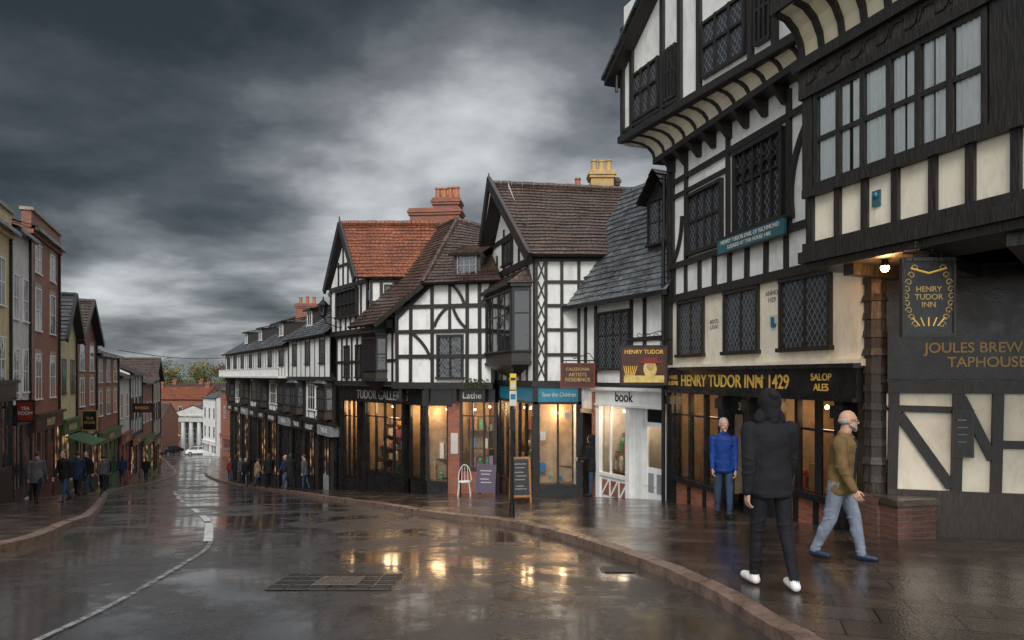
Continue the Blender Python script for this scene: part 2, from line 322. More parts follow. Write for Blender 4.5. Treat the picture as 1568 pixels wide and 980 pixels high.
def shopfront(ob,f,u0,u1,z0,zs,zt,nx,fm,riser='blackpaint',power=12,wall='interior',transom=.78,rows=3,glass='shopglass',dep=1.2,col=(1,.65,.34)):
    p=ob['shopfront']
    f.box(p,u0,u1,z0,zs,-.1,.02,riser)
    for i in range(nx):
        a=lerp(u0,u1,i/nx);b=lerp(u0,u1,(i+1)/nx)
        f.box(p,a+.05,b-.05,z0+.3 if zs-z0>.6 else z0+.1,zs-.08,.021,.035,riser)
    f.quad(p,u0,u1,zs,zt,-.02,glass)
    f.box(p,u0,u1,zs,zs+.07,-.05,.06,fm)
    for i in range(nx+1):
        u=lerp(u0,u1,i/nx); k=.05 if i in(0,nx) else .028
        f.box(p,u-k,u+k,zs+.071,zt,-.05,.045,fm)
    if transom: z=lerp(zs,zt,transom); f.box(p,u0,u1,z-.02,z+.02,-.045,.03,fm)
    interior(ob,f,u0+.01,u1-.01,zs,zt,dep,power,wall,rows,col=col)
# ---------------- ground
Rk=[(2.6,-8),(2.35,0),(2.08,3.5),(1.88,4.95),(1.74,6.15),(1.42,7.75),(.8,9.9),(-.16,12.0),(-1.2,13.3),(-2.2,15),(-4.0,18.7),(-7.3,25),(-13.2,36),(-19.5,46),(-27,60),(-35.5,80),(-43,100),(-54,130)]
Lk=[(-6,-8),(-6.1,0),(-6.2,3.5),(-6.3,5),(-6.35,6.3),(-6.45,8),(-6.9,10),(-7.9,12.2),(-8.7,14),(-9.4,15.3),(-11.5,19),(-15,25.2),(-20,34.5),(-23.5,45),(-29.5,60),(-40,80),(-51,100),(-68,130)]
def catmull(P,k=8):
    P=[V((*q,0)) for q in P]; out=[]
    for i in range(len(P)-1):
        a=P[max(0,i-1)];b=P[i];c=P[i+1];d=P[min(len(P)-1,i+2)]
        for j in range(k):
            t=j/k; out.append(.5*((2*b)+(c-a)*t+(2*a-5*b+4*c-d)*t*t+(3*b-3*c+d-a)*t**3))
    out.append(P[-1]); return out
RK=catmull(Rk);LK=catmull(Lk)
def strip(name,A,B,nc,off,mat):
    p=Part(); g=[]
    for a,b in zip(A,B):
        g.append([V((q.x,q.y,G(q.x,q.y)+off)) for q in (lerp(a,b,j/nc) for j in range(nc+1))])
    for i in range(len(g)-1):
        for j in range(nc): p.face([g[i][j],g[i][j+1],g[i+1][j+1],g[i+1][j]],mat,True)
    return p.build(name)
strip('road',LK,RK,12,0,'road')
def offs(P,d):
    out=[]
    for i,q in enumerate(P):
        a=P[max(0,i-1)];b=P[min(len(P)-1,i+1)]; t=(b-a).normalized(); out.append(q+V((t.y,-t.x,0))*d)
    return out
RK2=offs(RK,.16);LK2=offs(LK,-.16)
strip('pavement',RK2,[q+V((18,3,0)) for q in RK2],20,PV-.004,'paving')
strip('pavement',LK2,[q+V((-14,1,0)) for q in LK2],14,PV-.004,'paving')
def kerb(name,A,B):
    p=Part()
    for i in range(len(A)-1):
        n=max(1,int((A[i+1]-A[i]).length/.9))
        for k in range(n):
            j=R.uniform(-.006,.006)
            def pt(P,t,z): q=lerp(P[i],P[i+1],t); return V((q.x,q.y,G(q.x,q.y)+z))
            t0=k/n;t1=(k+1)/n-(.012 if A[i].y<30 else 0)
            p.hexa([pt(A,t0,-.1),pt(A,t1,-.1),pt(B,t1,-.1),pt(B,t0,-.1),pt(A,t0,PV-.012+j),pt(A,t1,PV-.012+j),pt(B,t1,PV+.004+j),pt(B,t0,PV+.004+j)],'kerb')
    p.build(name)
kerb('kerb',RK,RK2);kerb('kerb',LK,LK2)
def hz(y): return sstep(150,320,y)*13
def gnd(p):
    xs=[-3000,-1000,-400,-200,-140,-110]+[-90+4*i for i in range(35)]+[60,100,200,500,3000]
    ys=[-300,-60,-20]+[-12+2*i for i in range(25)]+[40+5*i for i in range(29)]+[200,230,260,320,400,800,1500,3500]
    z=lambda x,y:G(x,y)-.35+hz(y)
    for i in range(len(xs)-1):
        for j in range(len(ys)-1):
            p.face([(x,y,z(x,y)) for x,y in((xs[i],ys[j]),(xs[i+1],ys[j]),(xs[i+1],ys[j+1]),(xs[i],ys[j+1]))],'grass',True)
single('ground',gnd)
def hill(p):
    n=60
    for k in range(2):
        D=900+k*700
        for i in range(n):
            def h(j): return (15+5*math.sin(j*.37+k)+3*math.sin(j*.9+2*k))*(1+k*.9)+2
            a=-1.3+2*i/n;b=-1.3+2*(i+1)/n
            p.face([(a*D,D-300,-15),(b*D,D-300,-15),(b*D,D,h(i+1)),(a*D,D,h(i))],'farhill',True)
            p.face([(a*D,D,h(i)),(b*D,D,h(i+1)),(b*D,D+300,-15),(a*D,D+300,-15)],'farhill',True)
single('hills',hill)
# road markings
ml=catmull([(-21,46),(-16.6,34),(-13.4,27.5),(-8.66,18.7),(-6.1,13.8),(-4.95,11.3),(-4.15,9.4),(-3.8,8.05),(-3.5,6.5),(-3.4,5.5),(-3.4,4)],12)
def marks(p):
    acc=0
    O=offs(ml,.13)
    for i in range(len(ml)-1):
        l=(ml[i+1]-ml[i]).length; acc+=l
        if ml[i].y>13 and (acc%3.4)>2.1: continue
        w=.13 if ml[i].y>10 else .06
        a,b=ml[i],ml[i+1]; c=lerp(ml[i+1],O[i+1],w/.13);d=lerp(ml[i],O[i],w/.13)
        p.face([V((q.x,q.y,G(q.x,q.y)+.012)) for q in(a,b,c,d)],'roadpaint' if ml[i].y>10 else 'roadpaintworn')
single('road_marking',marks)
def cover(name,x0,x1,y0,y1,nx,ny,m1='castiron',z0=.006):
    p=Part(); S=lambda x,y,h:V((x,y,G(x,y)+h))
    p.face([S(x0,y0,z0),S(x1,y0,z0),S(x1,y1,z0),S(x0,y1,z0)],'wetstone')
    for i in range(nx):
        for j in range(ny):
            a=lerp(x0,x1,(i+.06)/nx);b=lerp(x0,x1,(i+.94)/nx);c=lerp(y0,y1,(j+.06)/ny);d=lerp(y0,y1,(j+.94)/ny)
            p.hexa([S(a,c,z0),S(b,c,z0),S(b,d,z0),S(a,d,z0),S(a+.006,c+.006,z0+.008),S(b-.006,c+.006,z0+.008),S(b-.006,d-.006,z0+.008),S(a+.006,d-.006,z0+.008)],m1)
    p.build(name)
cover('manhole_cover',-2.35,-1.15,6.45,7.25,6,4); cover('manhole_cover',-1.95,-1.5,6.6,7.05,7,7,'wetstone',.018)
cover('drain_grate',.98,1.34,7.35,7.7,1,6)
# ================= PUB
B=Obj('tudor_inn_building',(5,12,-.6)); W=B['walls'];TM=B['timber_frame'];WN=B['windows']
f=Fr((3.70,15.7),(5.27,9.42)); 
zb=-2.2
f.quad(W,0,5.8,1.84,6.75,-.0,'cream')
W.face([f.P(0,0,zb),f.P(0,-5,zb),f.P(0,-5,8.5),f.P(0,0,8.5)],'cream')
f.quad(W,0,9.5,zb,9,-6,'brickdark')
f.quad(W,.02,4.8,3.5,6.7,.004,'plaster')
for k in range(6):
    a0=k/6*math.pi/2;a1=(k+1)/6*math.pi/2
    q=lambda a,z:f.P(5.8+.3*math.sin(a),-.3+.3*math.cos(a),z)
    W.face([q(a0,1.84),q(a1,1.84),q(a1,3.6),q(a0,3.6)],'cream',True)
for a,b in((.36,1.36),(2.27,3.3),(4.05,5.2)):
    f.window(WN,a,b,2.22,3.34,2,1,'leadglass','timber',.07,.05)
f.rail(TM,0,5.9,3.49,.16,0,.09); f.rail(TM,-.05,6.0,1.93,.10,0,.12,'cream')
f.studs(TM,.08,4.75,3.57,4.2,8,.12,.004,.05)
f.rail(TM,0,4.8,4.24,.12,.004,.09)
f.window(WN,.84,2.1,4.42,5.62,4,2,'leadglass','timber',.07,.05,.004,.08,rows=[.55])
f.window(WN,2.68,4.05,4.5,5.95,5,2,'leadglass','timber',.08,.05,.004,.1,rows=[.62])
for i in range(5):
    u=2.68+1.37*(i+.5)/5; f.brace(WN,u-.13,5.4,u,5.62,.18,.03,.03,.09,'timber',4); f.brace(WN,u,5.62,u+.13,5.4,.18,.03,.03,.09,'timber',4)
    c=[f.P(u+.08*math.cos(k*math.pi/5),.08,5.76+.08*math.sin(k*math.pi/5)) for k in range(11)]; WN.tube(c,.013,'timber')
for u in(.06,.68,2.36,4.24,4.75): f.box(TM,u-.055,u+.055,4.3,6.6,.005,.06,'timber')
f.brace(TM,4.33,4.4,4.72,5.9,.12,.10,.01,.07,'timber'); f.brace(TM,.12,4.35,.5,5.3,-.1,.08,.01,.07,'timber')
f.rail(TM,0,2.4,5.82,.09,.004,.05); f.rail(TM,0,4.9,6.15,.11,.004,.06)
S=B['name_board']; f.box(S,2.2,4.3,4.14,4.42,.12,.17,'teal')
for a,b,c,d in((2.16,4.34,4.42,4.45),(2.16,4.34,4.11,4.14)): f.box(S,a,b,c,d,.11,.18,'timber')
text(B,'HENRY TUDOR EARL OF RICHMOND',f,3.25,4.335,.173,.11,'offwhite'); text(B,'LODGED AT THIS HOUSE 1485',f,3.25,4.22,.173,.10,'offwhite')
f.box(S,3.74,3.84,2.6,2.78,.0,.04,'bluepaint'); f.box(S,3.70,3.88,2.66,2.82,.0,.034,'offwhite'); text(B,'ANNO\n1429',f,3.72,3.15,.006,.12,'stone'); text(B,'MDCD\nLXXIX',f,1.8,2.8,.006,.11,'stone')
FS=B['shop_fascia']
f.box(FS,-.05,5.95,1.42,1.86,-.1,.16,'blackpaint'); f.box(FS,-.08,6.0,1.86,1.93,-.1,.26,'blackpaint'); f.box(FS,-.05,5.95,1.36,1.42,-.1,.22,'blackpaint')
text(B,'HENRY TUDOR INN',f,2.2,1.63,.165,.34,'gold',.98); text(B,'EST',f,3.62,1.66,.165,.14,'gold'); text(B,'1429',f,4.12,1.63,.165,.34,'gold',.9); text(B,'WINES\n& SONS',f,.33,1.64,.165,.13,'gold'); text(B,'SALOP\nALES',f,5.2,1.64,.165,.16,'gold')
P=B['shopfront']
for u in(.0,2.15,3.05,3.75,5.45): f.box(P,u,u+.2,zb,1.36,-.12,.13,'blackpaint'); f.box(P,u-.03,u+.23,1.1,1.3,-.1,.18,'blackpaint')
for a,b,nx in((.2,2.15,3),(3.95,5.45,3)):
    z0=-.62 if a<3 else -.25; f.box(P,a,b,zb,z0,-.1,.04,'brickred')
    for i in range(nx+1): u=lerp(a,b,i/nx); f.box(P,max(a,u-.05),min(b,u+.05),zb,z0,.04,.075,'blackpaint')
    f.quad(P,a,b,z0,1.36,-.02,'shopglass'); f.box(P,a,b,z0,z0+.1,-.06,.12,'blackpaint')
    for i in range(nx+1): u=lerp(a,b,i/nx); f.box(P,max(a,u-.04),min(b,u+.04),z0+.1,1.36,-.05,.05,'blackpaint')
    f.box(P,a,b,.86,.9,-.05,.04,'blackpaint')
    interior(B,f,a,b,z0,1.36,1.5,10,'interior',2,.5)
f.box(P,2.35,3.05,zb,1.0,-.35,-.3,'blackpaint')
for z in(-.7,-.0,.5): f.box(P,2.45,2.67,z,z+.4,-.3,-.28,'timber2');f.box(P,2.73,2.95,z,z+.4,-.3,-.28,'timber2')
f.box(P,3.25,3.75,zb,1.36,-.06,.02,'blackpaint'); f.box(P,2.35,3.05,1.0,1.36,-.3,-.05,'blackpaint'); text(B,'38',f,2.7,1.15,-.04,.2,'gold')
f.quad(P,0,5.9,zb,1.4,-1.7,'interior')
for i in range(9):
    u=.1+i*.58
    TM.hexa([f.P(uu,w,z) for z,wm in((6.38,.08),(6.68,.34)) for uu,w in((u-.05,0),(u+.05,0),(u+.05,wm),(u-.05,wm))],'timber')
f.box(TM,-.35,5.0,6.68,6.8,-.1,.34,'timber')
# upper jetty
U=Fr((2.62,16.2),(5.85,7.49)); UL=U.L; zo=lambda u:7.3-.03*u
cv=B['plaster_cove']; N=19
def inner(u): return f.P(-.3+u*.93,lerp(.3,.02,u/UL),6.8)
def prof(u,k,n=5,off=0):
    a=inner(u);b=U.P(u,0,zo(u)); t=k/n*math.pi/2
    h_=1-math.cos(t); vt=math.sin(t)
    q=V((lerp(a.x,b.x,h_),lerp(a.y,b.y,h_),lerp(a.z,b.z,vt)))
    return q+U.n*off+V((0,0,-off))
for i in range(N):
    u0=UL*i/N;u1=UL*(i+1)/N
    for k in range(5): cv.face([prof(u0,k),prof(u1,k),prof(u1,k+1),prof(u0,k+1)],'cream' if i<8 else 'yellowcream',True)
    for k in range(5):
        c=.038
        TM.hexa([prof(u0-c,k,5,0),prof(u0+c,k,5,0),prof(u0+c,k+1,5,0),prof(u0-c,k+1,5,0),prof(u0-c,k,5,.03),prof(u0+c,k,5,.03),prof(u0+c,k+1,5,.03),prof(u0-c,k+1,5,.03)],'timber')
for k in range(5): cv.face([prof(0,k),prof(0,k+1),V((*f.P(-.02,-2,0).xy,prof(0,k+1).z)),V((*f.P(-.02,-2,0).xy,prof(0,k).z))],'cream',True)
def ubox(u0,u1,z0,z1,w0,w1,mat,p=TM):
    p.hexa([U.P(u,w,z+(zo(u)-7.3)) for z in(z0,z1) for u,w in((u0,w0),(u1,w0),(u1,w1),(u0,w1))],mat)
ubox(-.1,UL,7.27,7.42,-.1,.08,'timber')
ubox(0,UL,7.4,10.5,-.15,-.04,'plaster',W)
ubox(-.02,2.2,7.5,7.56,-.05,.03,'timber')
for u in [0,.42,1.7,2.35,3.0,4.5,5.1,5.7,6.3,7,7.7]: ubox(u-.06,u+.06,7.4,10,-.05,.03,'timber')
for a,b in((.55,1.55),(1.85,2.2),(3.15,4.35),(4.65,5.0)):
    ubox(a,b,7.66,8.62,-.03,0,'leadglass',WN)
    for i in range(4): u=lerp(a,b,i/3); ubox(u-.03,u+.03,7.6,8.7,-.03,.05,'timber',WN)
    for z in(7.62,8.2,8.66): ubox(a,b,z-.03,z+.03,-.03,.045,'timber',WN)
q0=U.P(0,-.04,7.2);q1=q0+V((2.6,.9,0))
W.face([q0,q1,q1+V((0,0,3)),q0+V((0,0,1.6))],'plaster')
RF=B['roof']
RF.hexa([U.P(u,w,z) for (u,zz) in((-.35,8.72),(3.0,10.9)) for w,z in((-.5,zz),(.3,zz),(.3,zz+.12),(-.5,zz+.12))],'timber')
RF.hexa([U.P(u,w,z) for (u,zz) in((-.4,8.86),(3.0,11.06)) for w,z in((-.5,zz),(.36,zz),(.36,zz+.07),(-.5,zz+.07))],'slate')
RF.face([U.P(-.4,.3,8.9),U.P(3,.3,11.1),U.P(3,-4,11.1),U.P(-.4,-4,8.9)],'slate')
RF.face([U.P(3,.3,11.15),U.P(9,.3,11.15),U.P(9,-5,12),U.P(3,-5,12)],'slate')
TM.cyl(U.P(-.1,.1,8.5),U.P(-.1,.1,9.15),.04,.02,'timber',6)
f.box(TM,-.12,.0,zb,6.6,-.1,.1,'timber'); TM.tube([f.P(-.2,.12,6.4),f.P(-.2,.12,5.2),f.P(-.12,.18,4.9),f.P(-.12,.18,-1.3)],.045,'iron',8)
# BAY
b=Fr((4.23,9.7),(6.0,4.5)); BL=b.L
b.quad(W,0,BL,3.5,6.3,0,'cream')
W.face([b.P(0,0,3.5),b.P(0,-1.5,3.5),b.P(0,-1.5,7),b.P(0,0,7)],'plaster')
b.box(TM,-.1,BL,3.34,3.5,-.9,.12,'timber'); b.box(TM,-.06,BL,3.5,3.62,-.1,.08,'timber'); b.box(TM,-.02,BL,3.24,3.34,-.9,.05,'timber')
W.face([b.P(0,-3,3.3),b.P(BL,-3,3.3),b.P(BL,0,3.3),b.P(0,0,3.3)],'timber2')
for i in range(13): 
    u=.06+i*.47+R.uniform(-.02,.02)
    if u<BL: b.box(TM,u-.05,u+.05,3.62,4.28,0,.045+.004*(i%2),'timber')
b.box(TM,-.05,BL,4.26,4.38,-.02,.1,'timber')
p=B['bay_window']
b.quad(p,.2,2.6,4.4,5.62,.012,'timber2')
for i in range(6):
    a=lerp(.2,2.6,i/6)+.03;c=lerp(.2,2.6,(i+1)/6)-.03; n=18
    for k in range(n):
        ua=lerp(a,c,k/n);ub=lerp(a,c,(k+1)/n); wa=.028+.012*math.sin(k*1.9+i);wb=.028+.012*math.sin((k+1)*1.9+i)
        if (7<=k<=8 and i%3==1) or (k==9 and i==3): continue
        p.face([b.P(ua,wa,4.42),b.P(ub,wb,4.42),b.P(ub,wb,5.6),b.P(ua,wa,5.6)],'curtain',True)
b.quad(p,.2,2.6,4.4,5.62,.045,'shopglass')
for i in range(7): u=lerp(.2,2.6,i/6); b.box(p,u-.035,u+.035,4.38,5.64,.03,.09,'timber')
for z in(4.4,5.02,5.63): b.box(p,.16,2.64,z-.03,z+.03,.03,.08,'timber')
b.box(TM,-.08,BL,5.66,5.8,-.05,.13,'timber')
b.box(TM,-.05,.14,4.38,5.66,0,.09,'timber'); b.box(TM,2.66,3.2,4.38,5.66,0,.09,'timber'); 
b.box(TM,-.1,BL,5.8,6.05,-.05,.11,'timber2')
for i in range(26):
    u=.05+i*.2; b.brace(TM,u,5.86,u+.18,5.98,.35*(1 if i%2 else -1),.025,.11,.13,'timber',4)
b.box(TM,-.14,BL,6.05,6.2,-.05,.2,'timber')
for i in range(16):
    u0=i*.36;u1=u0+.36
    for k in range(4):
        t0=k/4*math.pi/2;t1=(k+1)/4*math.pi/2
        q=lambda u,t,o=0:b.P(u,.1+(1-math.cos(t))*.45+o,6.2+.6*math.sin(t)-o)
        cv.face([q(u0,t0),q(u1,t0),q(u1,t1),q(u0,t1)],'yellowcream',True)
        TM.hexa([q(u0-.04,t0),q(u0+.04,t0),q(u0+.04,t1),q(u0-.04,t1),q(u0-.04,t0,.04),q(u0+.04,t0,.04),q(u0+.04,t1,.04),q(u0-.04,t1,.04)],'timber')
b.box(TM,-.1,BL,6.8,7.0,-.3,.6,'timber'); b.quad(W,-.1,BL,6.9,10,.45,'plaster')
W.face([b.P(0,-1.8,6.2),b.P(0,.4,6.9),b.P(0,.45,10),b.P(0,-1.8,10)],'plaster')
b.box(p,1.10,1.22,3.88,4.08,.004,.025,'teal'); p.ball(b.P(1.16,.025,4.02),(.035,.035,.045),'bluepaint',8)
# carved post
p=B['carved_post']
pc=f.P(6.02,-.1,0)
p.cyl((pc.x,pc.y,zb),(pc.x,pc.y,3.3),.16,.15,'timber2',8)
for k in range(14):
    z=-.3+k*.26; p.cyl((pc.x,pc.y,z),(pc.x,pc.y,z+.1),.175+.02*(k%3==0),.165,'timber2',8)
p.cyl((pc.x+.22,pc.y-.02,zb),(pc.x+.22,pc.y-.02,3.3),.09,.08,'timber2',8)
f.box(p,5.9,6.35,zb,.05,-.1,.16,'brickdark'); p.box((5.45,9.45,-.75),(.6,.4,1.5),'brickdark',.2); p.box((5.45,9.45,.03),(.68,.48,.08),'wetstone',.2)
w=Fr((5.35,9.75),(9.5,8.6)); p=B['passage_wall']
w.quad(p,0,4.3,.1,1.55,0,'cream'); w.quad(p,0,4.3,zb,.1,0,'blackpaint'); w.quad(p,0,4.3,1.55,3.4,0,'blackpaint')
w.box(p,0,4.3,-1.2,.14,0,.06,'timber2'); w.box(p,0,4.3,1.5,1.66,0,.08,'timber')
for u in(.06,.86,1.34,1.98,2.8): w.diag(p,u,.14,u+.03,1.5,.13,0,.06,'timber')
w.diag(p,.15,1.2,.80,.2,.13,0,.065,'timber'); w.diag(p,.92,1.45,1.3,.6,.12,0,.064,'timber'); w.diag(p,2.05,.2,2.7,1.4,.12,0,.064,'timber')
w.rail(p,1.34,2.8,.8,.11,0,.05); w.rail(p,.06,.9,1.28,.09,0,.05)
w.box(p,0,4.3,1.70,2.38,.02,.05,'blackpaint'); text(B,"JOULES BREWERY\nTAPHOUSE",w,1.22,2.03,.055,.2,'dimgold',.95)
w.box(p,.80,1.06,.62,1.28,.07,.1,'timber2'); w.quad(p,.83,1.03,.65,1.25,.104,'blackpaint')
for z in(1.13,1.03,.93,.83): w.box(p,.86,.88+R.uniform(.07,.12),z,z+.010,.105,.108,'greypaint')
p.face([w.P(0,0,3.3),w.P(4.3,0,3.3),V((9,4,3.3)),V((6,4,3.3))],'timber2')
for i in range(4): p.beam(w.P(.3+i*.8,0,3.18),b.P(.6+i*1.1,-.1,3.18),.16,'timber')
p=B['lamp']; lp=V((4.78,8.75,3.13)); p.cyl(lp+V((0,0,.2)),lp+V((0,0,.02)),.03,.05,'iron',8); p.ball(lp,.055,'lampglow',8)
l=bpy.data.lights.new('lamp_light','POINT'); l.energy=34; l.color=(1,.5,.18); l.shadow_soft_size=.07
o=bpy.data.objects.new('lamp_light',l); o.location=lp-V((0,.0,.12)); bpy.context.scene.collection.objects.link(o); B.extra.append(o)
B.done()
# hanging signs
def hsign(name,c,wd,h,rz,board,frame,txt,tsz,tm,arm,extra=None,armz=.18):
    o=Obj(name,c); c=V(c); r=V((math.cos(rz),math.sin(rz),0)); fr=Fr((c-r*wd/2).xy,(c+r*wd/2).xy)
    z=c.z; p=o['sign_board']; fr.box(p,0,wd,z-h/2,z+h/2,-.02,.02,board)
    for a,b_,cc,d in((-.03,wd+.03,z+h/2,z+h/2+.04),(-.03,wd+.03,z-h/2-.04,z-h/2),(-.03,0,z-h/2,z+h/2),(wd,wd+.03,z-h/2,z+h/2)): fr.box(p,a,b_,cc,d,-.035,.035,frame)
    q=o['iron_bracket']; zt=z+h/2+armz
    a=fr.P(wd/2,0,zt)
    q.tube([a-r*(wd/2),a+r*arm],.018,'iron'); 
    for u in(.12,wd-.12): q.tube([fr.P(u,0,z+h/2+.03),fr.P(u,0,zt)],.01,'iron')
    if arm>0: 
        pts=[a+r*(arm-.05)+V((0,0,.0)),a+r*(arm*.6)+V((0,0,.2)),a+r*.1+V((0,0,.12)),a-r*.1+V((0,0,.04))]; q.tube(pts,.012,'iron')
        for k in range(3):
            cc=a+r*(arm*.3*k-.1)+V((0,0,.09)); q.tube([cc+r*.06*math.cos(t*.7)*(1-t*.07)+V((0,0,.06*math.sin(t*.7)*(1-t*.07))) for t in range(10)],.008,'iron')
    for s,u,zz,sz in txt: text(o,s,fr,u*wd,z+zz*h,.024,sz,tm)
    if extra: extra(o,fr,wd,h,z)
    o.done()
def crest(o,fr,wd,h,z):
    p=o['painted_emblem']
    for s in(-1,1):
        for k in range(9):
            t=k/8; u=wd/2+s*(.15+.10*math.sin(t*3.1)); zz=z+h*(-.38+.78*t)
            c=fr.P(u,.024,zz); p.tube([c+ZUP.cross(fr.n)*s*.04*math.cos(a*.8)*(1-a*.08)+V((0,0,.045*math.sin(a*.8)*(1-a*.08))) for a in range(9)],.007,'dimgold',5)
    for k in range(5): p.tube([fr.P(wd/2+(k-2)*.05,.024,z-.4*h),fr.P(wd/2+(k-2)*.09,.024,z-.28*h)],.008,'gold',5)
    p.tube([fr.P(wd/2-.2,.024,z+.4*h),fr.P(wd/2,.024,z+.33*h),fr.P(wd/2+.2,.024,z+.4*h)],.012,'gold',5)
hsign('hanging_pub_sign',(4.84,7.95,2.66),.54,.84,-.08,'blackpaint','timber',[('HENRY\nTUDOR\nINN',.5,0,.09)],0,'dimgold',.1,crest,.1)
def face_(o,fr,wd,h,z):
    p=o['painted_portrait']
    p.ball(fr.P(wd*.64,.022,z-.1*h),(.15,.012,.2),'goods1',10); p.ball(fr.P(wd*.64,.03,z-.02*h),(.09,.012,.11),'potyellow',10); fr.box(p,wd*.4,wd*.9,z+.05,z+.1,.034,.045,'redpaint'); fr.box(p,wd*.5,wd*.8,z+.1,z+.17,.034,.045,'redpaint'); fr.box(p,.05,wd-.05,z-h*.47,z-h*.28,.036,.045,'goods1')
    for k in range(7): p.tube([fr.P(wd*.1+.03*k,.024,z-.28*h),fr.P(wd*.05+.05*k,.024,z-.02*h)],.012,'gold',5)
    text(o,'HENRY TUDOR',fr,wd*.5,z+h*.36,.03,.125,'gold')
hsign('hanging_inn_sign',(2.95,15.3,1.98),1.0,.82,0,'signbrown','timber',[],0,'gold',.62,face_,.16)
hsign('hanging_shop_sign',(1.72,17.9,1.75),.84,.58,0,'signbrown','redpaint',[('CALEDONIA',.5,.28,.11),('ARTISTS\nRESIDENCE',.5,-.08,.13)],0,'potyellow',.5,None,.1)
hsign('hanging_shop_sign',(-18.3,29.6,-.2),.6,.8,0,'blackpaint','dimgold',[('THE\nBOAR',.5,0,.18)],0,'dimgold',-.6,None,.1)
hsign('hanging_shop_sign',(-23.4,43.2,-.3),1.2,.5,0,'signbrown','timber',[('BARBER',.5,0,.25)],0,'potyellow',-.6,None,.1)
hsign('hanging_shop_sign',(-15.1,21.2,.65),.5,.6,0,'redpaint','blackpaint',[('TEA\nROOM',.5,0,.15)],0,'offwhite',-.5,None,.1)
# ================= LINK / BOOKSHOP
B=Obj('bookshop_building',(3,18,-1.5)); W=B['walls'];TM=B['timber_frame'];WN=B['windows'];P=B['shopfront'];RF=B['roof']
f=Fr((1.80,19.75),(3.72,16.03)); L=f.L; zb=-2.6
f.quad(W,0,L,1.42,3.85,0,'plaster'); f.box(TM,0,L,1.42,1.56,0,.09,'timber'); f.box(TM,0,L,3.68,3.88,0,.12,'timber')
for u in(.1,.62,1.12,2.72,3.25,4.05): f.box(TM,u-.055,u+.055,1.56,3.68,0,.04,'timber')
f.rail(TM,2.7,L,2.65,.1)
f.window(WN,1.25,2.6,1.95,3.4,4,2,'leadglass','timber',.06,.04,rows=[.6])
e0=f.P(-.1,.35,3.72);e1=f.P(L+.3,.35,3.72)
roof(RF,e0,e1,f.P(L+.3,-1.85,7.35),f.P(-.1,-1.85,7.35),'slate',.19,10)
RF.face([f.P(-.1,-1.85,7.3),f.P(L,-1.85,7.3),f.P(L,-4,5),f.P(-.1,-4,5)],'slate')
f.box(RF,-.1,L+.3,3.6,3.72,.35,.47,'blackpaint')
D=B['dormer']; 
for s0,s1 in((3.0,3.75),):
    f.window(D,s0,s1,5.05,6.1,2,2,'leadglass','timber',.06,.03,-.35)
    D.hexa([f.P(u,w,z) for z in(4.9,6.2) for u,w in((s0-.1,-.36),(s1+.1,-.36),(s1+.1,-2),(s0-.1,-2))],'timber2')
    mid=(s0+s1)/2
    roof(D,f.P(s0-.25,-.1,6.1),f.P(s0-.25,-2,6.1),f.P(mid,-2,6.85),f.P(mid,-.1,6.85),'tile',.18,2)
    roof(D,f.P(s1+.25,-.1,6.1),f.P(s1+.25,-2,6.1),f.P(mid,-2,6.85),f.P(mid,-.1,6.85),'tile',.18,2)
    D.face([f.P(s0-.1,-.33,6.12),f.P(s1+.1,-.33,6.12),f.P(mid,-.33,6.7)],'timber')
u0=1.22;
f.box(P,u0,L-.05,1.0,1.36,-.1,.1,'whitepaint'); f.box(P,u0-.05,L,1.36,1.44,-.1,.2,'whitepaint'); f.box(P,u0,L-.05,.94,1.0,-.1,.14,'whitepaint')
text(B,'book',f,(u0+L)/2-.2,1.19,.105,.36,'eyedark')
for u in(u0,2.55,3.98): f.box(P,u,u+.16,zb,1.0,-.1,.09,'whitepaint')
gA=G(2.5,18.5)+PV; gB=G(3.4,16.6)+PV
f.box(P,u0+.16,2.55,zb,gA+.62,-.1,.03,'whitepaint')
for i in range(3):
    a=u0+.25+i*.4; f.box(P,a,a+.3,gA+.1,gA+.5,.03,.05,'brickred')
    f.diag(P,a,gA+.1,a+.3,gA+.5,.05,.05,.06,'whitepaint')
f.quad(P,u0+.16,2.55,gA+.62,.94,-.02,'shopglass')
for u in(u0+.58,): f.box(P,u-.02,u+.02,gA+.62,.94,-.04,.02,'whitepaint')
f.box(P,u0+.16,2.55,gA+.6,gA+.68,-.1,.08,'whitepaint')
interior(B,f,u0+.16,2.55,gA+.65,.94,1.1,18,'interiorpale',3,.9,(1,.8,.58))
f.box(P,2.72,3.12,zb,.94,-.12,-.02,'whitepaint')
f.quad(P,3.2,3.95,gB+.2,.5,-.1,'shopglass')
for a,b_ in((3.14,3.24),(3.86,3.97)): f.box(P,a,b_,zb,.94,-.14,-.06,'whitepaint')
f.box(P,3.14,3.97,zb,gB+.75,-.16,-.07,'whitepaint'); f.box(P,3.14,3.97,.5,.6,-.14,-.06,'whitepaint'); f.box(P,3.2,3.9,.6,.94,-.14,-.08,'glass')
for a in(3.3,3.62): f.box(P,a,a+.2,gB+.15,gB+.62,-.07,-.055,'greypaint')
interior(B,f,3.1,3.99,gB+.3,.9,1.2,8,'interiorpale',2,.7,(1,.8,.58))
f.quad(W,0,.25,zb,1.42,.02,'render_grey'); f.quad(W,.25,1.22,zb,1.42,-.9,'blackpaint'); f.box(TM,.2,1.25,.7,.82,-.1,.05,'timber'); f.quad(W,.25,1.22,.8,1.42,-.0,'plaster')
f.box(W,.98,1.2,zb,1.3,-.1,.05,'brickred')
W.face([f.P(.25,0,zb),f.P(.25,-.9,zb),f.P(.25,-.9,1.4),f.P(.25,0,1.4)],'timber2')
f.quad(W,0,L,zb,3,-3.5,'blackpaint')
B.done()
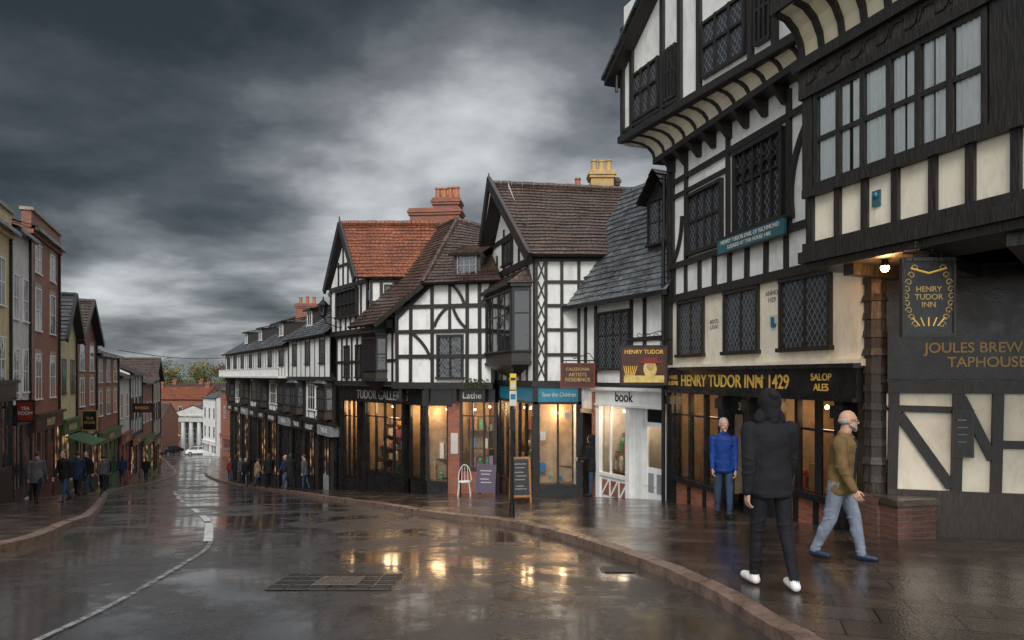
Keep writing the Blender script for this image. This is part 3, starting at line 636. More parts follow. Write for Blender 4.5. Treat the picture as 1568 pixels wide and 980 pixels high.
# ================= BUILDING 2 (tall gable)
B=Obj('tudor_gable_shop_building',(1,21,-1.9)); W=B['walls'];TM=B['timber_frame'];WN=B['windows'];P=B['shopfront'];RF=B['roof']
f=Fr((.66,19.5),(5.2,19.5)); g=Fr((-.91,24.5),(.66,19.5)); zb=-3.2
f.quad(W,0,4.5,1.55,5.25,0,'plaster')
f.box(TM,-.1,4.5,1.42,1.6,-.1,.12,'timber')
for u in(.0,.26,.72,1.2,2.0,2.9): f.diag(TM,u+.045,1.6,u+.045+R.uniform(-.02,.02),5.2,.09,0,.045,'timber')
for z in(2.35,3.05,3.74,4.43): f.rail(TM,.3,4.5,z,.09,0,.04)
f.rail(TM,0,4.5,5.1,.18,0,.06)
for k in range(6):
    z=1.7+k*.56; f.diag(TM,.08,z,.27,z+.5,.04,0,.035,'timber'); f.diag(TM,.27,z,.08,z+.5,.04,0,.037,'timber')
f.brace(TM,2.0,5.0,1.4,4.5,.1,.12,0,.05,'timber')
g.quad(W,0,g.L,1.5,5.2,0,'plaster'); mid=g.L/2
W.face([g.P(-.0,0,5.1),g.P(g.L,0,5.1),g.P(mid,0,8.0)],'plaster')
g.studs(TM,.05,g.L-.05,1.6,5.1,8,.12); g.rail(TM,0,g.L,5.1,.2,0,.07); g.rail(TM,.8,g.L-.8,6.2,.14,0,.05); g.rail(TM,0,g.L,1.5,.18,0,.1)
for u in(1.4,2.2,3.0,3.8): g.box(TM,u-.05,u+.05,5.2,6.9-abs(u-mid)*.9,0,.04,'timber')
g.window(WN,mid-.5,mid+.5,5.35,6.05,2,1,'leadglass','timber')
def oriel(B,g,u0,u1,z0,z1,pr,nx,rows,rooft='tile',gm='glass'):
    p=B['oriel_window']
    pl=[g.P(u0,0,0),g.P(u0+pr*.5,pr,0),g.P(u1-pr*.5,pr,0),g.P(u1,0,0)]
    for i in range(3):
        a,b_=pl[i],pl[i+1]; ff=Fr(a.xy,b_.xy)
        if ff.n.dot(g.n)<-.01: ff.n=-ff.n
        ff.quad(p,0,ff.L,z0,z1,-.0,'timber2')
        n=nx if i==1 else 1
        ff.window(p,.06,ff.L-.06,z0+.35,z1-.12,n,2,gm,'timber',.05,.05,.0,.06,rows=rows)
        ff.box(p,0,ff.L,z0,z0+.26,0,.03,'timber2')
    for z,e in((z0-.08,.06),(z1,.08)):
        q=[g.P(u0-e,0,z),g.P(u0+pr*.5-e,pr+e,z),g.P(u1-pr*.5+e,pr+e,z),g.P(u1+e,0,z)]
        p.hexa([q[0],q[1],q[2],q[3]]+[x+V((0,0,.1)) for x in q],'timber')
    q=[g.P(u0,0,z0-.08),g.P(u0+pr*.5,pr,z0-.08),g.P(u1-pr*.5,pr,z0-.08),g.P(u1,0,z0-.08)]; c=g.P((u0+u1)/2,0,z0-.55)
    for i in range(3): p.face([q[i],q[i+1],c],'timber')
    t=[g.P(u0-.15,0,z1+.1),g.P(u0+pr*.5-.1,pr+.2,z1+.1),g.P(u1-pr*.5+.1,pr+.2,z1+.1),g.P(u1+.15,0,z1+.1)]
    roof(p,t[1],t[2],g.P(u1-.2,0,z1+.6),g.P(u0+.2,0,z1+.6),rooft,.17,3,.0)
    p.face([t[0],t[1],g.P(u0+.2,0,z1+.6)],rooft);p.face([t[3],t[2],g.P(u1-.2,0,z1+.6)],rooft)
oriel(B,g,1.6,4.9,2.15,4.35,.5,4,[.62])
zr=7.95; ze=5.15
lx0,lx1=-.2,5.6
roof(RF,(lx0+.72,19.15,ze),(lx1,19.15,ze),(lx1,22.1,zr-.3),(lx0-.45,22.1,zr),'tile',.19,14)
roof(RF,(lx0-1.1,24.9,ze),(lx1,24.9,ze),(lx1,22.1,zr-.3),(lx0-.45,22.1,zr),'tile',.3,6)
ridge(RF,(lx0-.5,22.1,zr+.02),(lx1,22.1,zr-.28),'tile',.2)
gz=lambda a,b_:RF.beam(a,b_,.1,'timber',.3)
pk=V((lx0-.55,22.1,zr+.05)); gz(V((lx0+.66,19.05,ze-.1)),pk); gz(V((lx0-1.15,25.0,ze-.1)),pk)
gz2=lambda a,b_:RF.beam(a,b_,.12,'timber2',.05)
up=V((0,0,.17)); gz2(V((lx0+.66,19.05,ze-.1))+up,pk+up); gz2(V((lx0-1.15,25.0,ze-.1))+up,pk+up)
RF.cyl(pk-V((0,0,.2)),pk+V((0,0,.3)),.05,.02,'timber',6)
chimney(RF,(3.6,26.3),(.9,.6),5,9.3,'brickdark',0); chimney(RF,(3.4,26.0),(.85,.65),8.4,9.5,'potyellow',3,'potyellow',0,.4)
chimney(RF,(2.6,27),(.3,.3),8,9.1,'brickdark',1,'pot')
gz=G(.7,20)+PV
f.box(P,.0,1.28,1.0,1.42,-.1,.06,'cyanpaint'); f.box(P,-.05,1.35,.93,1.0,-.1,.1,'blackpaint'); text(B,'Save the Children',f,.68,1.2,.065,.16,'offwhite',.85)
f.box(P,-.08,.08,zb,1.4,-.1,.1,'blackpaint'); f.box(P,1.22,1.36,zb,1.4,-.1,.1,'blackpaint')
shopfront(B,f,.08,1.22,zb,gz+.35,.93,2,'blackpaint','blackpaint',80,'interior',0,4)
f.quad(P,1.3,2.2,zb,1.4,-.2,'blackpaint')
for a,c,z0,z1,m in((.15,.30,-.1,.15,'offwhite'),(.12,.3,-1.0,-.75,'bluepaint'),(.85,1.0,.5,.7,'offwhite')): f.quad(P,a,c,z0,z1,.0,m)
g.box(P,1.9,5.2,1.0,1.42,-.1,.06,'cyanpaint'); g.box(P,0,5.25,.93,1.0,-.1,.1,'blackpaint'); g.box(P,0,1.9,1.0,1.42,-.1,.06,'blackpaint')
g.box(P,0,.15,zb,1.4,-.1,.1,'blackpaint'); g.box(P,1.75,1.9,zb,1.4,-.1,.1,'blackpaint')
g.box(P,.15,1.75,zb,1.0,-.1,.0,'brickdark')
shopfront(B,g,1.95,5.1,zb,gz+.2,.93,5,'blackpaint','blackpaint',60,'interior',0,4)
B.done()
# ================= BUILDING 3 GALLERY
B=Obj('tudor_gallery_building',(-3,25,-2.5)); W=B['walls'];TM=B['timber_frame'];WN=B['windows'];P=B['shopfront'];RF=B['roof']
zb=-4.2
ff=Fr((-4.0,23.55),(-.6,22.6)); L=ff.L
W.face([ff.P(0,0,1.4),ff.P(L,0,1.4),ff.P(L,0,4.95),ff.P(1.35,0,4.95),ff.P(0,0,3.75)],'plaster')
ff.box(TM,-.1,L,1.3,1.52,-.3,.14,'timber')
for u,zt in((.05,3.8),(.55,4.2),(1.35,4.9),(2.6,4.9),(3.05,4.9),(3.5,4.9)): ff.diag(TM,u,1.52,u+R.uniform(-.02,.02),zt,.12,0,.045,'timber')
for z in(2.4,3.25): ff.rail(TM,0,L,z,.13,0,.055)
ff.rail(TM,.4,L,4.1,.13,0,.055)
ff.rail(TM,1.3,L,4.88,.16,0,.07); ff.diag(TM,0,3.72,1.4,4.95,.16,0,.075,'timber')
for a,b_,c,d in((.6,3.2,1.3,2.3),(1.42,3.4,1.9,4.05),(2.55,3.35,2.1,4.05),(2.0,4.85,2.5,4.15),(3.45,4.85,3.1,4.15)): ff.brace(TM,a,b_,c,d,.08,.1,0,.05,'timber')
ff.box(TM,1.93,2.03,3.25,4.85,0,.044,'timber')
ff.window(WN,1.6,2.4,1.7,3.05,2,2,'leadglass','timber',.08,.05,.0,.1)
s=Fr((-7.06,28.5),(-3.0,23.4)); SL=s.L
t=Fr((-3.0,23.4),(-.55,22.95)); TL=t.L
s.box(P,-.1,SL+.05,.72,1.3,-.2,.12,'blackpaint'); s.box(P,-.15,SL+.1,1.26,1.36,-.2,.24,'blackpaint'); text(B,'TUDOR GALLERIES',s,3.6,1.0,.13,.48,'greypaint')
t.box(P,-.05,1.0,.72,1.3,-.2,.12,'blackpaint'); t.box(P,1.0,TL,.85,1.3,-.2,.1,'blackpaint'); text(B,'Lathe',t,1.7,1.07,.11,.3,'offwhite')
gs=lambda fr,u:G(*fr.P(u,0,0).xy)+PV
for a,b_,nx in((.2,1.5,3),(2.3,5.1,4)):
    z=gs(s,b_); shopfront(B,s,a,b_,zb,z+.5,.72,nx,'blackpaint','blackpaint',50,'interior',.8,5)
for a,b_,nx in((5.6,SL-.1,1),): z=gs(s,SL); shopfront(B,s,a,b_,zb,z+.45,.72,nx,'blackpaint','blackpaint',20,'interior',0,3)
for u in(-.05,1.5,2.1,5.1,SL-.12): s.box(P,u,u+.18,zb,.72,-.1,.1,'blackpaint')
s.box(P,1.68,2.1,zb,.72,-.4,-.3,'warmglass'); s.box(P,5.28,5.6,zb,.72,-.3,-.2,'blackpaint')
shopfront(B,t,.1,.85,zb,gs(t,.5)+.35,.72,1,'blackpaint','blackpaint',22,'interior',0,3)
t.box(P,.85,1.25,zb,.85,-.1,.05,'brickred'); t.box(P,.95,1.2,-.9,-.2,.05,.07,'offwhite')
shopfront(B,t,1.3,TL,zb,gs(t,2)+.75,.85,3,'timber2','brickred',22,'interior',.8,3)
P.face([s.P(-.1,.1,zb),s.P(-.1,-4,zb),s.P(-.1,-4,1.3),s.P(-.1,.1,1.3)],'timber')
h=Fr((-7.3,28.4),(-3.9,23.9)); HL=h.L
h.quad(W,0,HL,1.36,3.45,.0,'plaster')
h.studs(TM,.1,HL-.1,1.5,3.3,11,.11); h.rail(TM,0,HL,1.45,.16,0,.09); h.rail(TM,0,HL,2.3,.1,0,.05); h.rail(TM,0,HL,3.35,.18,0,.08)
oriel(B,h,3.2,4.6,1.62,3.2,.35,2,[.5],'lead')
for u in (.9,2.0): h.window(WN,u,u+.4,1.7,2.9,1,2,'leadglass','timber')
k=Fr((-7.55,28.7),(-5.35,25.6)); KL=k.L
k.quad(W,0,KL,3.4,5.4,.06,'plaster'); W.face([k.P(0,.06,5.4),k.P(KL,.06,5.4),k.P(KL/2,.06,7.75)],'plaster')
k.studs(TM,.05,KL-.05,3.5,5.4,7,.11,.06); k.rail(TM,0,KL,3.45,.2,.06,.1); k.rail(TM,0,KL,5.3,.16,.06,.08)
k.window(WN,.9,KL-.9,4.1,5.1,5,2,'glass','timber',.06,.04,.06,.14)
for u in(.9,1.4,1.9,2.4,2.9): k.box(TM,u-.05,u+.05,5.4,7.6-abs(u-KL/2)*1.25,.06,.1,'timber')
k.rail(TM,.8,KL-.8,6.2,.1,.06,.05)
j=Fr((-5.35,25.6),(-3.2,25.6)); j.quad(W,0,2.2,3.3,5.45,0,'plaster')
j.studs(TM,.05,1.75,3.3,5.4,4,.1); 
for z in(3.9,4.5,5.3): j.rail(TM,0,2.1,z,.11)
j.window(WN,.62,.98,4.58,5.1,1,1,'leadglass','timber')
zr=7.75;ze=5.4
roof(RF,(-5.75,25.3,ze),(-2.8,25.3,ze),(-2.8,27.1,zr),(-6.75,27.1,zr),'tileorange',.19,8)
roof(RF,(-7.9,28.95,ze),(-2.8,28.95,ze),(-2.8,27.1,zr),(-6.75,27.1,zr),'tileorange',.19,8)
ridge(RF,(-6.8,27.1,zr+.03),(-2.9,27.1,zr+.03),'tileorange',.24)
pk=V((-6.85,27.1,zr+.02)); RF.beam((-5.8,25.2,ze-.1),pk,.1,'timber',.28); RF.beam((-8.0,29.05,ze-.1),pk,.1,'timber',.28); RF.cyl(pk,pk+V((0,0,.3)),.04,.02,'timber',6)
rA=V((-2.05,25.4,7.55)); rB=V((-3.6,28.2,7.6))
c1=V((-3.0,22.85,4.85)); c2=V((-.35,22.1,4.85)); c0=V((-4.75,23.6,3.55)); cb=V((-6.2,25.7,3.55))
roof(RF,c1,c2,rA+V((.9,.1,-.25)),rA,'tile',.19,6)
roof(RF,cb,c0,c1,V((-4.4,25.6,5.2)),'tile',.19,5,-.02); roof(RF,V((-4.4,25.6,5.2)),c1,rA,rB,'tile',.19,6,.02)
roof(RF,c2,V((.2,25,4.85)),V((-.9,27,7.2)),rA+V((.9,.1,-.25)),'tile',.19,5)
ridge(RF,rA,c1,'tile',.16); ridge(RF,rA,rB,'tile',.2); ridge(RF,rA,rA+V((.9,.1,-.25)),'tile',.2)
RF.beam(c0-V((0,0,.08)),c1-V((0,0,.08)),.08,'timber',.16)
D=B['dormer']; dz0,dz1=4.95,5.85; 
d=Fr((-1.95,22.95),(-1.05,22.75)); d.quad(D,0,.92,dz0,dz1,0,'timber2'); d.window(D,.16,.76,dz0+.18,dz1-.1,3,2,'leadglass','greypaint',.04,.03)
for u in(0,.92): D.face([d.P(u,0,dz0),d.P(u,-1.5,dz0),d.P(u,-1.5,dz1),d.P(u,0,dz1)],'slate')
roof(D,d.P(-.15,.2,dz1-.02),d.P(1.07,.2,dz1-.02),d.P(1.07,-1.5,dz1+.55),d.P(-.15,-1.5,dz1+.55),'tile',.19,3,0)
chimney(RF,(-3.05,27.6),(2.0,.8),6.5,8.45,'brickred',0,'pot',-.1); chimney(RF,(-2.6,27.5),(1.0,.7),8.4,8.85,'brickred',4,'pot',-.1,.42)
for u in(.2,1.2,2.2,3.2): ff.brace(TM,u,.85,u,1.3,0,.1,-.3,.1,'timber',2)
h.quad(W,-2,HL+3,zb,5,-5,'blackpaint')
s.quad(W,-.2,SL,zb,1.3,-2.2,'blackpaint'); t.quad(W,0,TL,zb,1.3,-2.0,'blackpaint')
for i in range(160):
    c=ff.P(2.5+R.random()*.9,.2+R.uniform(-.1,.12),1.35+R.random()*.3); a=V((R.uniform(-1,1),R.uniform(-1,1),R.uniform(-1,1))).normalized()*.06; b2=a.cross(V((.3,.5,.8)))
    B['window_box_plant'].face([c,c+a,c+a+b2,c+b2],'leafgreen')
B.done()
# ================= FAR ROW RIGHT
def frow(name,A,Bp,ze,zr,cols,mats,dorm=()):
    B=Obj(name,(*A,-4)); W=B['walls'];TM=B['timber_frame'];WN=B['windows'];RF=B['roof'];P=B['shopfront']
    f=Fr(A,Bp);L=f.L; zb=min(G(*A),G(*Bp))-.5
    f.quad(W,0,L,1.62,ze,.3,'plaster'); f.quad(W,0,L,-.3,1.62,0.1,mats[0]); f.quad(W,0,L,zb,-.3,-.1,'blackpaint')
    W.face([f.P(0,.3,1.6),f.P(L,.3,1.6),f.P(L,.1,1.6),f.P(0,.1,1.6)],'timber')
    for uu in(0,L): W.face([f.P(uu,-.1,zb),f.P(uu,-6,zb),f.P(uu,-6,ze),f.P(uu,-3,zr),f.P(uu,-.1,ze+.1)],'timber2')
    for z,w_ in((1.62,.42),(-.3,.22)): f.box(TM,0,L,z-.1,z+.08,0,w_,'timber')
    f.studs(TM,0,L,1.7,ze,int(L/.7),.08,.3,.02); f.rail(TM,0,L,ze-.08,.12,.3,.04)
    f.studs(TM,0,L,-.25,1.5,int(L/.9),.09,.1,.03)
    n=cols
    for i in range(n):
        a=L*(i+.2)/n;b_=L*(i+.8)/n; am=(a+b_)/2; hw=(b_-a)*.26
        f.window(WN,am-hw,am+hw,2.3,ze-.3,3,1,'leadglass','timber',.05,.03,.3,.04)
        if i%2==0: oriel(B,f,a-.05,b_+.05,-.05,1.3,.35,3,[.5],'lead','leadglass')
        else:
            f.quad(W,a-.25,b_+.25,-.2,1.5,.12,'plaster'); f.window(WN,a+.1,b_-.1,.2,1.3,3,2,'glass','whitepaint' if i%4==1 else 'timber',.06,.04,.12,.04)
        m=['blackpaint','greypaint','timber2','blackpaint'][(i+len(name))%4]
        f.box(P,a-.3,b_+.3,-.85,-.42,-.1,.25,m); text(B,R.choice(['ANTIQUES','GALLERY','COFFEE','TAILOR','BOOKS']),f,(a+b_)/2,-.63,.26,.3,'render_grey')
        g_=G(*f.P((a+b_)/2,0,0).xy)+PV
        f.quad(P,a,b_-.6,g_+.6,-.85,.0,'warmglass' if i%3 else 'glass'); f.box(P,b_-.5,b_+.05,g_,-.95,-.05,.02,'timber2')
        for u in(a-.25,a,lerp(a,b_-.6,.5),b_-.6,b_+.15): f.box(P,u-.05,u+.05,zb,-.85,-.05,.05,'blackpaint')
        f.box(P,a,b_-.6,zb,g_+.6,-.05,.06,m)
    roof(RF,f.P(-.1,.6,ze-.05),f.P(L+.1,.6,ze-.05),f.P(L+.1,-3,zr),f.P(-.1,-3,zr),mats[1],.22,16,.06)
    roof(RF,f.P(-.1,-6.5,ze-.05),f.P(L+.1,-6.5,ze-.05),f.P(L+.1,-3,zr),f.P(-.1,-3,zr),mats[1],.6,4)
    ridge(RF,f.P(0,-3,zr+.02),f.P(L,-3,zr+.02),'tile',.2)
    for u in dorm:
        D=B['dormer']; z0=ze+.55; 
        f.box(D,u-.5,u+.5,z0,z0+.9,-2.2,-.35,'timber2'); f.window(D,u-.36,u+.36,z0+.12,z0+.75,2,1,'glass','whitepaint',.05,.04,-.34,.04)
        roof(D,f.P(u-.65,-.15,z0+.88),f.P(u+.65,-.15,z0+.88),f.P(u+.65,-2.6,z0+1.4),f.P(u-.65,-2.6,z0+1.4),'tile',.2,2,0)
    return B,f
B,f=frow('timber_framed_shop_building',(-11.0,34.6),(-7.35,28.75),3.55,6.35,3,['timber2','slate'],(1.5,))
chimney(B['roof'],f.P(.6,-3,0).xy,(1.0,.7),5.5,6.9,'brickdark',3,'potyellow',0,.4); B.done()
B,f=frow('timber_framed_shop_building',(-21.6,52.3),(-11.1,34.8),3.35,5.7,7,['timber2','slate'],(5,10,16))
p=B['balcony']; L=f.L
f.box(p,0,L,1.62,1.72,.3,.8,'whitepaint'); f.box(p,0,L,2.1,2.16,.75,.8,'whitepaint')
for i in range(int(L/.2)): f.box(p,i*.2,i*.2+.04,1.72,2.1,.76,.79,'whitepaint')
chimney(B['roof'],f.P(L*.55,-3,0).xy,(1.3,.7),4.8,6.4,'brickred',3); chimney(B['roof'],f.P(L*.9,-3,0).xy,(1.0,.7),4.8,6.4,'brickdark',3); B.done()
# ================= LEFT HOUSES
def house(name,A,Bp,ze,rise,dep,wall,rf,wins,nc,shop,wf='whitepaint',chim=0,parapet=False,gable=False,ww=.8,timb=False,awn=None,zf=None):
    B=Obj(name,(*A,ze)); W=B['walls'];WN=B['windows'];RF=B['roof'];P=B['shopfront']
    f=Fr(A,Bp);L=f.L; zb=min(G(*A),G(*Bp))-.6; gm=G(*f.P(L/2,0,0).xy)+PV
    zf=zf if zf is not None else gm+3.1
    f.quad(W,0,L,zb,ze,0,wall)
    for u in(0,L): W.face([f.P(u,0,zb),f.P(u,-dep,zb),f.P(u,-dep,ze),f.P(u,-dep/2,ze+(0 if gable else rise)),f.P(u,0,ze)],wall)
    if gable:
        W.face([f.P(0,0,ze),f.P(L,0,ze),f.P(L/2,0,ze+rise)],wall)
        for s_ in(0,L): roof(RF,f.P(s_+(-.2 if s_==0 else .2),.3,ze-.15),f.P(s_+(-.2 if s_==0 else .2),-dep,ze-.15),f.P(L/2,-dep,ze+rise),f.P(L/2,.3,ze+rise),rf,.22,6)
        RF.beam(f.P(-.2,.32,ze-.2),f.P(L/2,.32,ze+rise),.08,'timber',.22);RF.beam(f.P(L+.2,.32,ze-.2),f.P(L/2,.32,ze+rise),.08,'timber',.22)
        ridge(RF,f.P(L/2,.3,ze+rise),f.P(L/2,-dep,ze+rise),rf)
    else:
        roof(RF,f.P(-.05,.25,ze-.02),f.P(L+.05,.25,ze-.02),f.P(L+.05,-dep/2,ze+rise),f.P(-.05,-dep/2,ze+rise),rf,.22,8)
        roof(RF,f.P(-.05,-dep-.25,ze-.02),f.P(L+.05,-dep-.25,ze-.02),f.P(L+.05,-dep/2,ze+rise),f.P(-.05,-dep/2,ze+rise),rf,.4,4)
        ridge(RF,f.P(0,-dep/2,ze+rise),f.P(L,-dep/2,ze+rise),rf)
        f.box(RF,-.05,L+.05,ze-.14,ze-.02,.15,.3,'blackpaint')
    if parapet:
        f.box(W,-.02,L+.02,ze-.05,ze+.55,-.25,.04,wall); f.box(W,-.08,L+.08,ze+.55,ze+.66,-.3,.12,'stone'); f.box(W,-.08,L+.08,ze-.25,ze-.1,0,.12,wall)
    for z0,z1 in wins:
        for i in range(nc):
            u=L*(i+.5)/nc; f.box(W,u-ww/2-.1,u+ww/2+.1,z1+.06,z1+.22,0,.015,'stone' if 'brick' in wall else wall)
            f.window(WN,u-ww/2,u+ww/2,z0,z1,2,2,'glass',wf,.05,.03,0,.024)
    if timb:
        f.studs(B['timber_frame'],.1,L-.1,zf+.1,ze,int(L/.7),.12); 
        for z in(zf+.2,(zf+ze)/2,ze-.1): f.rail(B['timber_frame'],0,L,z,.14)
    f.box(P,.05,L-.05,zf-.55,zf,0,.18,shop); f.box(P,0,L,zf,zf+.1,0,.28,shop)
    text(B,R.choice(['BAKERY','FLORIST','CAFE','BARBER','SALON']),f,L/2,zf-.28,.19,.4,'render_yellow')
    n=max(2,int(L/1.2))
    for i in range(n):
        a=L*(i+.08)/n;b_=L*(i+.92)/n
        if i==n//2: f.quad(P,a,b_,gm,zf-.55,.03,'blackpaint'); f.box(P,a+.1,b_-.1,gm+.1,gm+2.0,.03,.06,shop)
        else:
            f.quad(P,a,b_,gm+.5,zf-.55,.03,'warmglass' if R.random()<.45 else 'glass'); f.box(P,a,b_,zb,gm+.5,0,.08,shop)
            u=(a+b_)/2; f.box(P,u-.03,u+.03,gm+.5,zf-.55,.03,.05,shop)
    for i in range(n+1): u=L*i/n; f.box(P,max(0,u-.1),min(L,u+.1),zb,zf-.55,0,.08,shop)
    if awn: P.hexa([f.P(u,w_,z) for u in(.1,L-.1) for w_,z in((.2,zf-.6),(1.2,zf-1.0),(1.2,zf-1.05),(.2,zf-.65))],awn)
    for c in range(chim):
        u=L*(.1+.8*c/max(1,chim-1)) if chim>1 else L*.1
        chimney(RF,f.P(u,-dep/2,0).xy,(.9,1.1),ze+rise*.4,ze+rise+.9,'brickred',2,'pot',0,.4)
    f.box(B['drainpipe'],L-.12,L-.04,gm,ze,0.0,.09,'blackpaint')
    B.done()
def lp(y): return (-15.4-(y-20.5)*.4375,y) if y<=28.5 else (-18.9-(y-28.5)*.386,y)
house('cream_shop_building',lp(12),lp(21.6),6.3,1.0,7,'render_yellow','slate',[(1.6,2.9),(3.9,5.3)],5,'timber2',parapet=True)
house('white_shop_building',lp(21.65),lp(23.9),6.5,1.5,7,'render_grey','slate',[(1.2,2.6),(3.6,5.0)],2,'blackpaint',ww=.6)
house('brick_shop_building',lp(23.95),lp(28.4),7.0,1.2,8,'brickred','slate',[(.9,2.5),(3.4,4.9),(5.5,6.5)],2,'signbrown',chim=2,parapet=True,ww=.85)
house('cream_gabled_shop_building',lp(28.5),lp(31.3),3.4,1.9,7,'render_yellow','slate',[(1.0,2.4)],2,'greenpaint','timber',gable=True,awn='greenpaint',ww=.6)
house('brick_gabled_shop_building',lp(31.35),lp(35.4),3.5,1.9,7,'brickred','tile',[(.3,1.6),(2.0,3.2)],2,'timber2',chim=2,gable=True)
house('brick_shop_building',lp(35.45),lp(41.4),2.9,1.3,8,'brickred','slate',[(-.4,.9),(1.4,2.6)],3,'greenpaint',chim=1)
house('white_shop_building',lp(41.45),lp(45.4),1.7,1.5,7,'render_grey','tile',[(-.9,.6)],2,'redpaint',chim=1)
house('timber_framed_shop_building',lp(45.45),lp(50.5),1.9,1.8,7,'plaster','tile',[(-1.2,.2)],3,'blackpaint','timber',timb=True,chim=2)
house('brick_shop_building',lp(50.55),lp(56),1.2,1.6,7,'brickred','slate',[(-1.8,-.4)],3,'greenpaint',chim=1)
house('timber_framed_shop_building',lp(56.05),lp(61),1.4,1.8,7,'cream','tile',[(-2,-.6)],3,'blackpaint','timber',timb=True,gable=True)
# far town
house('brick_house',(-70,120),(-62,121),-6,2.6,8,'brickred','tile',[(-9,-7.6)],3,'brickred',chim=1,zf=-10)
house('brick_house',(-82,152),(-68,150),-3.5,2.6,9,'brickred','tileorange',[(-7,-5.2)],4,'brickred',chim=2)
house('brick_house',(-66,158),(-56,157),-4.6,2.4,9,'brickred','slate',[(-8,-6.4)],3,'brickred',chim=1)
house('terraced_house',(-92,178),(-74,177),-2.6,2.2,9,'brickdark','tile',[(-6,-4.4)],5,'brickred',chim=3)
house('brick_house',(-92,140),(-80,138),-5,2.8,9,'brickdark','tile',[(-8.4,-6.8)],4,'brickred',chim=1)
house('terraced_house',(-66,182),(-52,176),-3.4,2.4,9,'render_yellow','tile',[(-7,-5.4)],5,'brickred',chim=2)
house('white_house',(-53.4,118),(-48.5,112),-2.0,1.6,9,'whitepaint','slate',[(-5.4,-3.7),(-8.6,-6.8)],3,'whitepaint',zf=-9.3)
house('brick_house',(-47.8,112),(-39,100),-.6,2,9,'brickred','slate',[(-5,-3.3)],3,'brickred')
B=Obj('neoclassical_hall',(-63,134,-13)); f=Fr((-67.5,136),(-57.8,134)); p=B['walls']; L=f.L
f.quad(p,0,L,-14,-7.2,-2,'stone'); f.box(p,-.3,L+.3,-7.4,-6.3,-2,.5,'render_grey'); f.box(p,-.5,L+.5,-6.3,-6.0,-2.2,.8,'render_grey')
for i in range(6): u=.5+i*(L-1)/5; a=f.P(u,0,-13.4); B['columns'].cyl(a,a+V((0,0,6)),.42,.36,'whitepaint',12); B['columns'].box(a,(1.1,1.1,.3),'whitepaint')
p.face([f.P(-.4,.6,-6),f.P(L+.4,.6,-6),f.P(L/2,.6,-4.2)],'render_grey'); 
roof(B['roof'],f.P(-.6,.7,-6),f.P(-.6,-9,-6),f.P(L/2,-9,-4.1),f.P(L/2,.7,-4.1),'slate',.4,3); roof(B['roof'],f.P(L+.6,.7,-6),f.P(L+.6,-9,-6),f.P(L/2,-9,-4.1),f.P(L/2,.7,-4.1),'slate',.4,3)
for i in range(5): u=.5+(i+.5)*(L-1)/5; f.window(B['windows'],u-.5,u+.5,-12,-9,2,3,'glass','whitepaint',.1,.06,-2)
B.done()
def trees(p):
    rr=random.Random(3)
    for i in range(64):
        x=rr.uniform(-165,-72); y=rr.uniform(192,300); z=G(x,y)-.35+hz(y); h=rr.uniform(9,13)
        p.cyl((x,y,z),(x,y,z+h*.5),.3,.15,'bark',5,False)
        for a in range(4):
            an=a*1.6+i; p.cyl((x,y,z+h*.35),(x+math.cos(an)*h*.25,y+math.sin(an)*h*.25,z+h*.7),.12,.04,'bark',4,False)
        pal=rr.choice([('leafgreen','leafyellow'),('leafyellow','leafbrown'),('leafgreen','leafgreen'),('leafyellow','leafgreen')])
        cl=[V((x+rr.gauss(0,h*.2),y+rr.gauss(0,h*.2),z+h*rr.uniform(.4,.95))) for _ in range(12)]
        for c in cl:
            m=rr.choice(pal)
            for _ in range(34):
                q=c+V((rr.gauss(0,1),rr.gauss(0,1),rr.gauss(0,.8)))*h*.085; a=V((rr.uniform(-1,1),rr.uniform(-1,1),rr.uniform(-1,1))).normalized()*.32; b_=a.cross(V((rr.random(),rr.random(),1))).normalized()*.3
                p.face([q-a,q-b_,q+a,q+b_],m)
single('distant_trees',trees)
# ================= street furniture
o=Obj('bus_stop_sign',(0,12.9,-1)); x,y=0.0,12.75; z=G(x,y)+PV
o['pole'].cyl((x,y,z),(x,y,z+2.75),.035,.03,'iron',10); o['pole'].cyl((x,y,z),(x,y,z+.25),.055,.045,'iron',10)
o['sign_plates'].box((x+.02,y-.05,z+2.5),(.12,.02,.3),'yellow'); o['sign_plates'].box((x+.02,y-.062,z+2.55),(.09,.006,.05),'blackpaint'); o['sign_plates'].box((x+.02,y-.062,z+2.43),(.09,.006,.1),'offwhite')
o['sign_plates'].box((x+.02,y-.05,z+2.19),(.13,.02,.28),'offwhite'); o['sign_plates'].box((x+.02,y-.062,z+2.22),(.09,.006,.1),'bluepaint'); o['sign_plates'].box((x+.01,y-.05,z+1.8),(.1,.02,.4),'iron'); o.done()
def aboard(name,x,y,h,w,rz,frame,board,txt,tm):
    z=G(x,y)+PV; o=Obj(name,(x,y,z)); M=Matrix.Translation((x,y,z))@Matrix.Rotation(rz,4,'Z')
    for sd,nm in((-1,'front_panel'),(1,'rear_panel')):
        p=o[nm]; Q=lambda a,b_,c:M@V((a,sd*(.22*(1-b_/h)+.01)+c*sd,b_))
        def bx(a0,a1,b0,b1,c0,c1,m): p.hexa([Q(a,b_,c) for b_ in(b0,b1) for a,c in((a0,c0),(a1,c0),(a1,c1),(a0,c1))],m)
        bx(-w/2,-w/2+.05,0,h,0,.03,frame);bx(w/2-.05,w/2,0,h,0,.03,frame);bx(-w/2+.05,w/2-.05,h-.05,h,0,.03,frame);bx(-w/2+.05,w/2-.05,.14,.19,0,.03,frame);bx(-w/2+.05,w/2-.05,.19,h-.05,.005,.02,board)
        for k,b_ in enumerate(txt):
            if sd<0: bx(-w*(.3-.05*(k%2)),w*(.28-.07*(k%3)),b_*h,b_*h+.02,.021,.023,tm)
    o.done()
